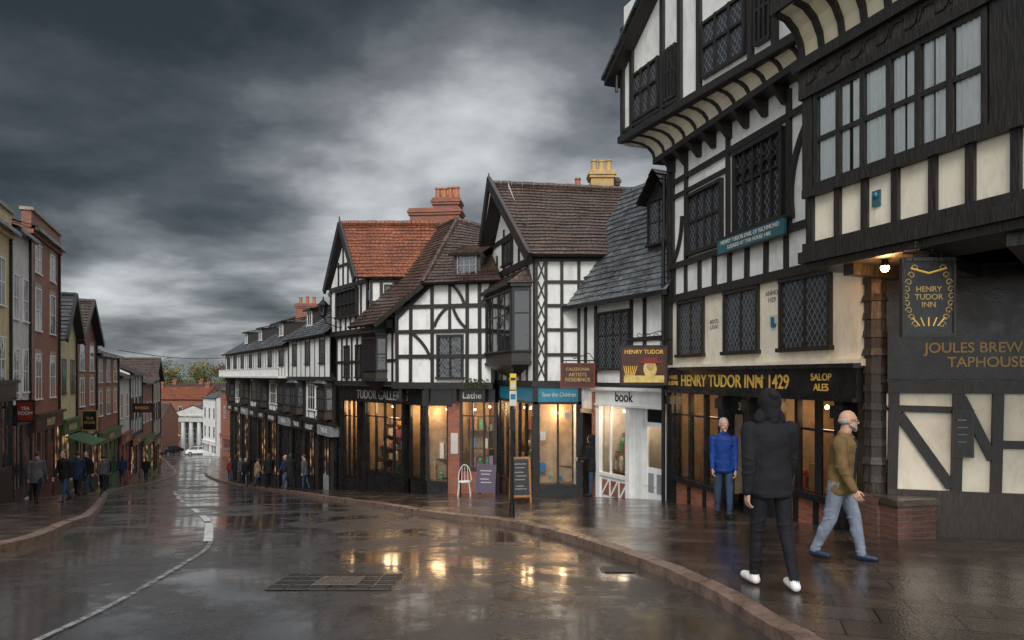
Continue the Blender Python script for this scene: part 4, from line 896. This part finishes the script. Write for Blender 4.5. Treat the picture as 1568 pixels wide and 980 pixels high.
aboard('sandwich_board',.2,16.9,1.1,.5,.15,'orangewood','blackpaint',[.84,.76,.66,.58,.5,.36,.3],'greypaint')
aboard('sandwich_board',-.75,20.4,.95,.6,-.2,'purple','purple',[.8,.7,.55,.45],'offwhite')
x,y=-1.45,20.8; z=G(x,y)+PV; o=Obj('garden_chair',(x,y,z)); p=o['seat']; p.cyl((x,y,z+.44),(x,y,z+.46),.2,.2,'whitepaint',14)
for a,b_ in((-.15,-.15),(.15,-.15),(.15,.15),(-.15,.15)): o['legs'].tube([V((x+a,y+b_,z+.44)),V((x+a*1.3,y+b_*1.3,z))],.014,'whitepaint')
pts=[V((x+.2*math.cos(t_*math.pi/10),y+.16,z+.46+.48*math.sin(t_*math.pi/10))) for t_ in range(11)]; o['backrest'].tube(pts,.014,'whitepaint')
for k_ in(-.1,0,.1): o['backrest'].tube([V((x+k_,y+.16,z+.46)),V((x+k_*.8,y+.16,z+.88))],.008,'whitepaint')
o.done()
o=Obj('wall_lantern',(-7.7,27.6,4.3)); c=V((-7.55,27.3,4.15)); p=o['lantern_body']
p.cyl(c,c+V((0,0,.42)),.12,.2,'glass',6); p.cyl(c+V((0,0,.42)),c+V((0,0,.62)),.24,.05,'iron',6); p.cyl(c+V((0,0,.62)),c+V((0,0,.76)),.04,.02,'iron',6); p.cyl(c-V((0,0,.08)),c,.06,.13,'iron',6)
for k_ in range(6): a=k_*math.pi/3; p.tube([c+V((.12*math.cos(a),.12*math.sin(a),0)),c+V((.2*math.cos(a),.2*math.sin(a),.42))],.012,'iron')
o['bracket'].tube([c-V((0,0,.05)),c+V((.1,.1,-.3)),c+V((.5,.3,-.45)),c+V((1.0,.5,-.4))],.02,'iron'); o['bracket'].tube([c+V((.0,.0,-.08)),c+V((1.0,.5,-.08))],.018,'iron'); o.done()
single('overhead_cable',lambda p:p.tube([V((lerp(-24,-21,k/12),lerp(41.6,52,k/12),lerp(3.3,3.15,k/12)-.3*math.sin(math.pi*k/12))) for k in range(13)],.02,'iron'))
def car(name,x,y,rz,col):
    z=G(x,y); o=Obj(name,(x,y,z)); M=Matrix.Translation((x,y,z))@Matrix.Rotation(rz,4,'Z')
    pr=[(-2.1,.35),(-2.15,.7),(-1.95,.95),(-1.5,1.02),(-.95,1.42),(.3,1.48),(1.0,1.4),(1.75,.98),(2.05,.9),(2.12,.4)]
    p=o['body']
    def W_(z_): return .86 if z_<.98 else .86-.3*(z_-.98)/.5
    for (a,za),(b_,zb_) in zip(pr,pr[1:]):
        win=(za>.97 and zb_>.97) and (abs(za-zb_)>.2)
        p.face([M@V((a,-W_(za),za)),M@V((b_,-W_(zb_),zb_)),M@V((b_,W_(zb_),zb_)),M@V((a,W_(za),za))],'glass' if win else col,True)
    for s_ in(-1,1):
        p.face([M@V((a,s_*.86,min(za,.98))) for a,za in pr],col)
        p.face([M@V((-1.5,s_*.86,.98)),M@V((-.95,s_*.735,1.4)),M@V((1.0,s_*.735,1.38)),M@V((1.72,s_*.86,.98))],'glass')
        for xx in(-.1,.9): p.beam(M@V((xx,s_*.865,.98)),M@V((xx,s_*.74,1.42)),.08,col)
        for wx in(-1.35,1.35): 
            o['wheels'].cyl(M@V((wx,s_*.9,.33)),M@V((wx,s_*.66,.33)),.33,.33,'blackpaint',16); o['wheels'].cyl(M@V((wx,s_*.91,.33)),M@V((wx,s_*.9,.33)),.19,.19,'greypaint',12)
        for xx,m_ in((-2.12,'redpaint'),(2.08,'whitepaint')): o['lights'].box(M@V((xx,s_*.65,.72)),(.12,.3,.15),m_,rz)
    o.done()
car('parked_car',-54.5,119,.3,'whitepaint'); car('parked_car',-55.6,124,.2,'greypaint'); car('parked_car',-60.5,121,1.2,'blackpaint'); car('parked_car',-57.8,128,.1,'bluepaint')
# ================= PEOPLE
def capsule(a,b,ra,rb,n=12):
    a=V(a);b=V(b);d=b-a
    if d.length<1e-5:d=V((0,0,1e-4))
    dn=d.normalized();u=dn.cross(V((.13,.97,.2))).normalized();v=dn.cross(u);rings=[]
    for k in (-75,-50,-25,0): t=math.radians(k); rings.append((a+dn*ra*math.sin(t),ra*math.cos(t)))
    for k in (0,25,50,75): t=math.radians(k); rings.append((b+dn*rb*math.sin(t),rb*math.cos(t)))
    vs=[];fs=[]
    for c,r in rings:
        for j in range(n): an=2*math.pi*j/n; vs.append(c+(u*math.cos(an)+v*math.sin(an))*r)
    m=len(rings)
    for i in range(m-1):
        for j in range(n): fs.append((i*n+j,i*n+(j+1)%n,(i+1)*n+(j+1)%n,(i+1)*n+j))
    fs.append(tuple(range(n))[::-1]); fs.append(tuple((m-1)*n+j for j in range(n))); return vs,fs
def loft(rings,n=24,wr=0,ph=0):
    vs=[];fs=[]
    for i,(c,rx,ry) in enumerate(rings):
        for j in range(n):
            an=2*math.pi*j/n; k=1+wr*(math.sin(an*5+i*1.3+ph)*.6+math.sin(an*3-i*2.1)*.5)
            vs.append(V(c)+V((rx*k*math.cos(an),ry*k*math.sin(an),0)))
    m=len(rings)
    for i in range(m-1):
        for j in range(n): fs.append((i*n+j,i*n+(j+1)%n,(i+1)*n+(j+1)%n,(i+1)*n+j))
    fs.append(tuple(range(n))[::-1]); fs.append(tuple((m-1)*n+j for j in range(n))); return vs,fs
def ellips(c,r,rot=None,n=14):
    vs=[];fs=[]
    for i in range(1,n):
        t=math.pi*i/n
        for j in range(n):
            an=2*math.pi*j/n; q=V((r[0]*math.sin(t)*math.cos(an),r[1]*math.sin(t)*math.sin(an),-r[2]*math.cos(t)))
            if rot: q=rot@q
            vs.append(V(c)+q)
    for i in range(n-2):
        for j in range(n): fs.append((i*n+j,i*n+(j+1)%n,(i+1)*n+(j+1)%n,(i+1)*n+j))
    fs.append(tuple(range(n))[::-1]); fs.append(tuple((n-2)*n+j for j in range(n))); return vs,fs
def remesh(name,prims,voxel,smooth=2):
    vs=[];fs=[];
    for (pv,pf),m in prims:
        o=len(vs); vs+=pv; fs+=[tuple(i+o for i in f_) for f_ in pf]
    me=bpy.data.meshes.new(name+'_src'); me.from_pydata(vs,[],fs); ob=bpy.data.objects.new(name+'_src',me); bpy.context.scene.collection.objects.link(ob)
    if voxel:
        md=ob.modifiers.new('r','REMESH'); md.mode='VOXEL'; md.voxel_size=voxel
        if smooth: s_=ob.modifiers.new('s','SMOOTH'); s_.factor=.5; s_.iterations=smooth
    dg=bpy.context.evaluated_depsgraph_get(); nm=bpy.data.meshes.new_from_object(ob.evaluated_get(dg)); nm.name=name
    bpy.data.objects.remove(ob)
    mats=[]; 
    for _,m in prims:
        if m not in mats: mats.append(m)
    nm.materials.clear()
    for m in mats: nm.materials.append(MATS[m])
    tr=[(BVHTree.FromPolygons(pv,pf),mats.index(m)) for (pv,pf),m in prims]
    idx=[]
    for pl in nm.polygons:
        c=pl.center; best=9;bi=0
        for t_,mi in tr:
            r_=t_.find_nearest(c,best)
            if r_[0] is not None and r_[3]<best: best=r_[3];bi=mi
        idx.append(bi)
    nm.polygons.foreach_set('material_index',idx); nm.polygons.foreach_set('use_smooth',[True]*len(idx)); nm.update()
    o=bpy.data.objects.new(name,nm); bpy.context.scene.collection.objects.link(o); return o
def person(name,x,y,head,H,o,legs=((15,5),(-15,15)),arms=((-10,8,15),(10,8,15)),det=0,lean=0,turn=0,hood=False,zoff=0):
    S=H; vox=[.03,.016,.0095][det]
    sh=lambda v:V(v)*S
    hipz=.53; prims=[]; J={}
    top=o['top'];bot=o['bot'];skin=o.get('skin','skin');shoe=o.get('shoe','c_black')
    lz=[]
    for i,sd in enumerate((-1,1)):
        a,kf=legs[i]; a=math.radians(a);k=math.radians(kf); hp=V((sd*.052,0,hipz)); kn=hp+V((sd*.004,math.sin(a)*.245,-math.cos(a)*.245)); an=kn+V((0,math.sin(a-k)*.24,-math.cos(a-k)*.24))
        J[sd]=(hp,kn,an,a-k); lz.append(an.z-.045)
    dz=-min(lz)
    dv=V((0,0,dz)); ln=math.sin(math.radians(lean))
    bul=o.get('leg',1)
    for sd in(-1,1):
        hp,kn,an,sa=J[sd]; hp,kn,an=hp+dv,kn+dv,an+dv
        prims.append((capsule(sh(hp),sh(kn),.051*S*bul,.037*S*bul),bot)); prims.append((capsule(sh(kn),sh(an+V((0,0,.005))),.037*S*bul,.025*S*bul),bot))
        prims.append((capsule(sh(lerp(kn,an,.35)+V((0,-.006,0))),sh(lerp(kn,an,.6)),.034*S*bul,.03*S*bul),bot))
        if det==2:
            for q in range(4): c=lerp(kn,an,.55+.13*q); prims.append((ellips(sh(c+V((0,.002*(-1)**q,0))),(.031*S*bul*(1-.03*q),.033*S*bul*(1-.03*q),.008*S),None,12),bot))
            for q in range(3): c=lerp(hp,kn,.75+.12*q); prims.append((ellips(sh(c+V((.003*(-1)**q,-.004,0))),(.041*S*bul,.042*S*bul,.007*S),Matrix.Rotation(.25*(-1)**q,3,'X'),12),bot))
        pit=max(-.9,min(.25,sa))*.9 if an.z>.07 else 0
        fd=V((sd*.12,math.cos(pit),math.sin(pit))); heel=an+V((0,-.014,-.022)); toe=heel+fd*.098
        toe.z=max(toe.z,.02)
        prims.append((capsule(sh(heel),sh(lerp(heel,toe,.55)),.024*S,.024*S),shoe)); prims.append((capsule(sh(lerp(heel,toe,.4)+V((0,0,.004))),sh(toe),.027*S,.021*S),shoe))
        prims.append((capsule(sh(an+V((0,0,.004))),sh(an+V((0,0,-.015))),.024*S,.026*S),shoe))
    lo=o.get('loose',1); hem=o.get('hem',.47)
    def ct(z): return V((0,ln*(z-.53)*1.0+.005,z+dz))
    prims.append((loft([(sh(ct(z)),rx*S,ry*S) for z,rx,ry in((.475,.06,.05),(.50,.09,.066),(.54,.093,.07),(.60,.084,.062),(.64,.08,.058))]),bot))
    tr=[(hem,.094,.070),(hem+.02,.100,.075),(hem+.035,.096,.072),(.56,.098,.075),(.59,.094,.071),(.62,.093,.071),(.65,.091,.069),(.68,.094,.071),(.71,.097,.071),(.74,.102,.074),(.785,.104,.069),(.81,.092,.058),(.83,.06,.046),(.848,.040,.038)]
    prims.append((loft([(sh(ct(z)),rx*S*lo,ry*S*lo) for z,rx,ry in tr],24,.04 if det==2 else 0),top))
    if o.get('tee'):
        prims.append((loft([(sh(ct(z)+V((0,.02*lo,0))),.040*S,(.061 if z<.79 else .04)*S*lo) for z in(.50,.55,.62,.68,.74,.785,.82)]),o['tee']))
        for sd in(-1,1): prims.append((capsule(sh(ct(.49)+V((sd*.062,.062*lo,0))),sh(ct(.80)+V((sd*.04,.045*lo,0))),.018*S,.015*S),top)); prims.append((capsule(sh(ct(.79)+V((sd*.045,.045,0))),sh(ct(.855)+V((sd*.035,-.02,0))),.015*S,.014*S),top))
        prims.append((capsule(sh(ct(.852)+V((-.03,-.025,0))),sh(ct(.852)+V((.03,-.025,0))),.015*S,.015*S),top))
    else:
        prims.append((capsule(sh(ct(.845)+V((0,-.03,0))),sh(ct(.845)+V((0,.025,0))),.033*S,.03*S),top))
    hands=[]
    for i,sd in enumerate((-1,1)):
        sw,ou,ef=[math.radians(q) for q in arms[i]]
        s0=ct(.792)+V((sd*.098*lo,0,0)); d1=V((sd*math.sin(ou),math.sin(sw)*math.cos(ou),-math.cos(sw)*math.cos(ou))); el=s0+d1*.165
        d2=V((sd*math.sin(ou)*.25,math.sin(sw+ef),-math.cos(sw+ef))).normalized(); wr=el+d2*.14
        ar=o.get('arm',1.15)
        prims.append((capsule(sh(s0),sh(el),.036*S*ar,.028*S*ar),top)); prims.append((capsule(sh(el),sh(wr),.028*S*ar,.021*S*ar),top)); prims.append((capsule(sh(wr-d2*.01),sh(wr),.0215*S*ar,.0215*S*ar),top))
        if det==2:
            for q in range(4): prims.append((ellips(sh(lerp(el,wr,-.14+.15*q)),(.0305*S*ar,.0305*S*ar,.008*S),Matrix.Rotation(.3*(-1)**q,3,'Y'),12),top))
        hands.append((sd,wr,d2))
    prims.append((capsule(sh(ct(.82)),sh(ct(.885)),.034*S,.031*S),o.get('neck',skin)))
    M=Matrix.Translation((x,y,G(x,y)+PV+zoff))@Matrix.Rotation(math.radians(head),4,'Z')
    e=bpy.data.objects.new(name,None); e.matrix_world=M; e.empty_display_size=.2; bpy.context.scene.collection.objects.link(e)
    ob=remesh('body',prims,vox,2 if det else 1); ob.parent=e
    hc=ct(.932)+V((0,.008,0)); Rt=Matrix.Rotation(math.radians(turn),3,'Z'); hp=[]
    Hh=lambda v:(hc+Rt@V(v))*S
    hr=o.get('hair','hairdark')
    if hood:
        hp.append((ellips(Hh((0,-.014,.004)),(.055*S,.066*S,.070*S),Rt),top)); hp.append((capsule(Hh((0,-.03,-.06)),Hh((0,-.02,.0)),.046*S,.052*S),top)); hp.append((capsule(Hh((-.03,-.01,-.07)),Hh((.03,-.01,-.07)),.043*S,.043*S),top)); hp.append((ellips(Hh((0,-.045,.035)),(.03*S,.04*S,.035*S),Rt),top)); hp.append((capsule(Hh((-.045,-.01,-.085)),Hh((.045,-.01,-.085)),.036*S,.036*S),top))
    hp.append((ellips(Hh((0,0,.012)),(.043*S,.054*S,.055*S),Rt),skin)); hp.append((ellips(Hh((0,.018,-.024)),(.034*S,.038*S,.042*S),Rt),skin)); hp.append((capsule(Hh((0,-.005,-.03)),Hh((0,-.008,-.07)),.032*S,.033*S),skin))
    hp.append((capsule(Hh((0,.05,.008)),Hh((0,.064,-.014)),.006*S,.0095*S),skin)); hp.append((capsule(Hh((0,.046,-.06)),Hh((0,.046,-.055)),.014*S,.014*S),'hairgrey' if o.get('beard') else skin))
    hp.append((capsule(Hh((-.012,.0515,-.033)),Hh((.012,.0515,-.033)),.0052*S,.0052*S),'lips'))
    for sd in(-1,1):
        hp.append((ellips(Hh((sd*.044,-.004,-.002)),(.006*S,.011*S,.017*S),Rt),skin)); hp.append((capsule(Hh((sd*.008,.050,.018)),Hh((sd*.028,.045,.018)),.006*S,.005*S),skin))
        if o.get('beard'): hp.append((capsule(Hh((sd*.036,.01,-.03)),Hh((sd*.016,.044,-.048)),.010*S,.012*S),'hairgrey'))
    if o.get('beard'): hp.append((capsule(Hh((-.014,.05,-.025)),Hh((.014,.05,-.025)),.006*S,.006*S),'hairgrey'))
    if hr!='none' and not hood:
        if o.get('bald'): hp.append((ellips(Hh((0,-.018,-.004)),(.0455*S,.042*S,.026*S),Rt),hr))
        else: hp.append((ellips(Hh((0,-.012,.022)),(.048*S,.054*S,.052*S),Rt),hr)); 
        if o.get('long'): hp.append((capsule(Hh((0,-.03,0)),Hh((0,-.035,-.07)),.045*S,.035*S),hr))
    ob=remesh('head',hp,[.014,.007,.0055][det],1); ob.parent=e
    p=Part()
    for sd in(-1,1):
        p.ball(Hh((sd*.018,.0475,.004)),(.0085*S,.0085*S,.0055*S),'eyewhite',8); p.ball(Hh((sd*.018,.0545,.004)),(.004*S,.004*S,.004*S),'eyedark',6)
    if o.get('glasses'):
        for sd in(-1,1): p.tube([Hh((sd*.02+.014*math.cos(k*.628),.061,.002+.011*math.sin(k*.628))) for k in range(11)],.0012*S,'iron',5); p.tube([Hh((sd*.034,.061,.006)),Hh((sd*.046,.0,.006))],.0012*S,'iron',5)
    q=p.build('eyes'); q.parent=e
    for sd,wr,d in hands:
        hp=[]; fw=V((0,1,0)); fw=(fw-d*fw.dot(d)).normalized(); nin=d.cross(fw)*1.0
        if nin.x*sd>0: nin=-nin
        hp.append((capsule(sh(wr-d*.02),sh(wr+d*.012),.0155*S,.015*S),skin))
        for k in(-1,0,1): hp.append((capsule(sh(wr+d*.018+fw*k*.011),sh(wr+d*.05+fw*k*.013),.0095*S,.0085*S,8),skin))
        for k,(ln_) in enumerate((.036,.042,.040,.031)):
            b0=wr+d*.052+fw*(.0185-.0122*k); cur=b0;ang=.25+.06*k
            for sg,fr_ in enumerate((.45,.3,.25)):
                dd=(d*math.cos(ang)+nin*math.sin(ang)).normalized(); nx=cur+dd*ln_*fr_*1.15; hp.append((capsule(sh(cur),sh(nx),(.0052-.0005*sg)*S,(.0048-.0005*sg)*S,8),skin)); cur=nx; ang+=.42
        b0=wr+d*.018+fw*.014; t1=b0+(d*.7+fw*.6+nin*.3).normalized()*.026; t2=t1+(d*.9+fw*.1+nin*.35).normalized()*.022
        hp.append((capsule(sh(b0),sh(t1),.0075*S,.006*S,8),skin)); hp.append((capsule(sh(t1),sh(t2),.006*S,.005*S,8),skin))
        ob=remesh('hand',hp,[0,0,.0042][det],1); ob.parent=e
    return e
MP=person
MP('man_in_black_hoodie',2.31,6.08,8,1.77,dict(top='c_black',bot='c_trouser_black',shoe='shoewhite',loose=1.1,hem=.46,leg=.95,arm=1.3),((10,4),(-8,12)),((-10,6,14),(8,6,16)),2,2,-6,True)
MP('man_in_brown_jacket',3.60,7.5,-130,1.67,dict(top='c_olive',bot='c_lightgrey',shoe='shoeblue',tee='c_tee',loose=1.12,hem=.455,leg=1.15,arm=1.3,hair='hairgrey',bald=1,beard=1,glasses=1),((18,8),(-10,14)),((-8,7,14),(8,7,20)),2,5,30)
MP('man_in_blue_jacket',3.72,12.0,165,1.76,dict(top='c_blue',bot='c_jeans',shoe='c_black',loose=1.04,hem=.46,arm=1.08,hair='hairgrey'),((6,2),(-6,8)),((4,2,14),(8,2,20)),2,1,15)
MP('person_in_black_hooded_coat',2.22,18.75,60,1.70,dict(top='c_black',bot='c_jeans',shoe='c_black',loose=1.2,hem=.42,arm=1.35),((2,0),(-2,2)),((10,4,70),(10,4,60)),1,3,0,True)
pp=[(-19.5,47.2,20),(-19.0,46.9,350),(-17.0,42.9,60),(-14.9,38.2,200),(-14.0,37.5,320),(-12.3,34.6,40),(-10.9,32.9,150),(-9.6,29.6,30),(-9.1,30.0,80)]
for i,(x,y,h) in enumerate(pp):
    MP('pedestrian',x,y,h,1.55+.07*((i*3)%4),dict(top=['c_red','c_black','c_grey','c_black','c_beige','c_black','c_navy','c_black','c_grey'][i],bot=['c_jeans','c_trouser_black'][i%2],loose=1.0+.09*(i%3),hem=[.46,.34,.42][i%3],arm=1.15,long=i%2,hair=['hairdark','hairgrey'][i%3==0]),((24-9*(i%3),5),(-20+7*(i%3),14)),((-18+6*(i%3),6,12+30*(i%2)),(18-5*(i%3),6,16)),0,2+2*(i%2))
pl=[(-14.55,20.9,15),(-14.15,21.6,170),(-16.55,26,20),(-16.9,27.2,160),(-18.2,30.4,30),(-19.3,32.2,200),(-21.0,35.3,30),(-23.4,41,30),(-25.2,47,20)]
for i,(x,y,h) in enumerate(pl):
    MP('pedestrian',x,y,h,1.6+.045*(i%4),dict(top=['c_grey','c_black','c_navy','c_black','c_grey'][i%5],bot=['c_trouser_black','c_jeans'][i%2],loose=1.1,hem=[.40,.46,.36][i%3],arm=1.15,long=i%2,hair='hairdark'),((16,5),(-16,14)),((-12,6,12),(12,6,16)),1 if i<2 else 0,2)
# ================= world / light / camera
sc=bpy.context.scene; w=bpy.data.worlds.new('World'); sc.world=w; w.use_nodes=True; t=w.node_tree; bg=t.nodes['Background']
tc=node(t,'ShaderNodeTexCoord'); sp=node(t,'ShaderNodeSeparateXYZ',{0:tc.outputs['Generated']})
def mth(op,a,b_=None):
    n=node(t,'ShaderNodeMath',operation=op)
    for i,q in enumerate((a,b_)):
        if q is None: continue
        if hasattr(q,'is_output'): t.links.new(q,n.inputs[i])
        else: n.inputs[i].default_value=q
    return n.outputs[0]
X,Y,Z=sp.outputs; zz=mth('ADD',mth('MAXIMUM',Z,0.0),.22)
cx=mth('DIVIDE',X,zz);cy=mth('DIVIDE',Y,zz)
cb_=node(t,'ShaderNodeCombineXYZ',{0:cx,1:cy,2:0.0})
mp=node(t,'ShaderNodeMapping',{'Vector':cb_.outputs[0],'Location':(5.3,2.2,0),'Scale':(1.0,1.05,1),'Rotation':(0,0,-.15)})
na=node(t,'ShaderNodeTexNoise',{'Vector':mp.outputs[0],'Scale':1.1,'Detail':12,'Roughness':.54,'Distortion':.15})
nb=node(t,'ShaderNodeTexNoise',{'Vector':mp.outputs[0],'Scale':.5,'Detail':3,'Roughness':.5})
c=mth('ADD',mth('MULTIPLY',na.outputs[0],.82),mth('MULTIPLY',nb.outputs[0],.25)); c=mth('SUBTRACT',c,.02)
def lobe(d,k,amt):
    d=V(d).normalized(); dt=node(t,'ShaderNodeVectorMath',operation='DOT_PRODUCT'); t.links.new(tc.outputs['Generated'],dt.inputs[0]); dt.inputs[1].default_value=d
    return mth('MULTIPLY',mth('POWER',mth('MAXIMUM',dt.outputs['Value'],0.0),k),amt)
for L_ in (((-.06,1,.36),34,.16),((-.36,1,.34),90,.06),((-.70,1,.52),14,-.17),((-.42,1,.24),110,-.07),((.2,1,.60),24,-.06),((-.62,1,.17),60,.10),((-.6,1,.27),160,.05)): c=mth('ADD',c,lobe(*L_))
c=mth('ADD',c,mth('MULTIPLY',mth('POWER',mth('SUBTRACT',1.0,mth('MAXIMUM',Z,0.0)),12),.17))
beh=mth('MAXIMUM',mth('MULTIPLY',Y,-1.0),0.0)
c=mth('ADD',c,mth('MULTIPLY',beh,.3))  # unseen sky behind the camera made brighter, added light for the facades
zu=node(t,'ShaderNodeMapRange',{'Value':Z,'From Min':.55,'From Max':.8,'To Min':0,'To Max':.3}); c=mth('ADD',c,zu.outputs[0])  # overhead sky above the view brightened too, as added light
rp=ramp(t,c,[(.36,(.028,.035,.041)),(.46,(.080,.092,.102)),(.55,(.21,.228,.245)),(.64,(.49,.515,.535)),(.78,(.88,.91,.93))])
sk=node(t,'ShaderNodeTexSky',sky_type='NISHITA'); sk.sun_disc=False; sk.sun_elevation=math.radians(38); sk.sun_rotation=math.radians(185)
skm=node(t,'ShaderNodeVectorMath',operation='SCALE'); t.links.new(sk.outputs[0],skm.inputs[0]); skm.inputs['Scale'].default_value=.06
mx=node(t,'ShaderNodeMix',{0:.93},data_type='RGBA'); t.links.new(skm.outputs[0],mx.inputs[6]); t.links.new(rp.outputs[0],mx.inputs[7])
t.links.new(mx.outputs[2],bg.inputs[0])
st=mth('ADD',mth('ADD',1.0,mth('MULTIPLY',beh,.8)),mth('MULTIPLY',zu.outputs[0],1.0)); t.links.new(st,bg.inputs[1])  # added strength for the out-of-view sky behind and overhead
s=bpy.data.lights.new('sun','SUN'); s.energy=1.5; s.angle=math.radians(22); s.color=(1,.97,.92); so=bpy.data.objects.new('sun',s); sc.collection.objects.link(so)
so.rotation_euler=V((.10,.8,-.60)).to_track_quat('-Z','Y').to_euler()
cam=bpy.data.cameras.new('camera'); cam.lens=24; cam.sensor_width=36; cam.shift_y=85/1568; cam.clip_end=6000; cam.clip_start=.05
co=bpy.data.objects.new('camera',cam); co.location=(0,0,1.75); co.rotation_euler=(math.pi/2,0,0); sc.collection.objects.link(co); sc.camera=co
sc.view_settings.view_transform='Standard'; sc.view_settings.look='None'; sc.view_settings.exposure=0
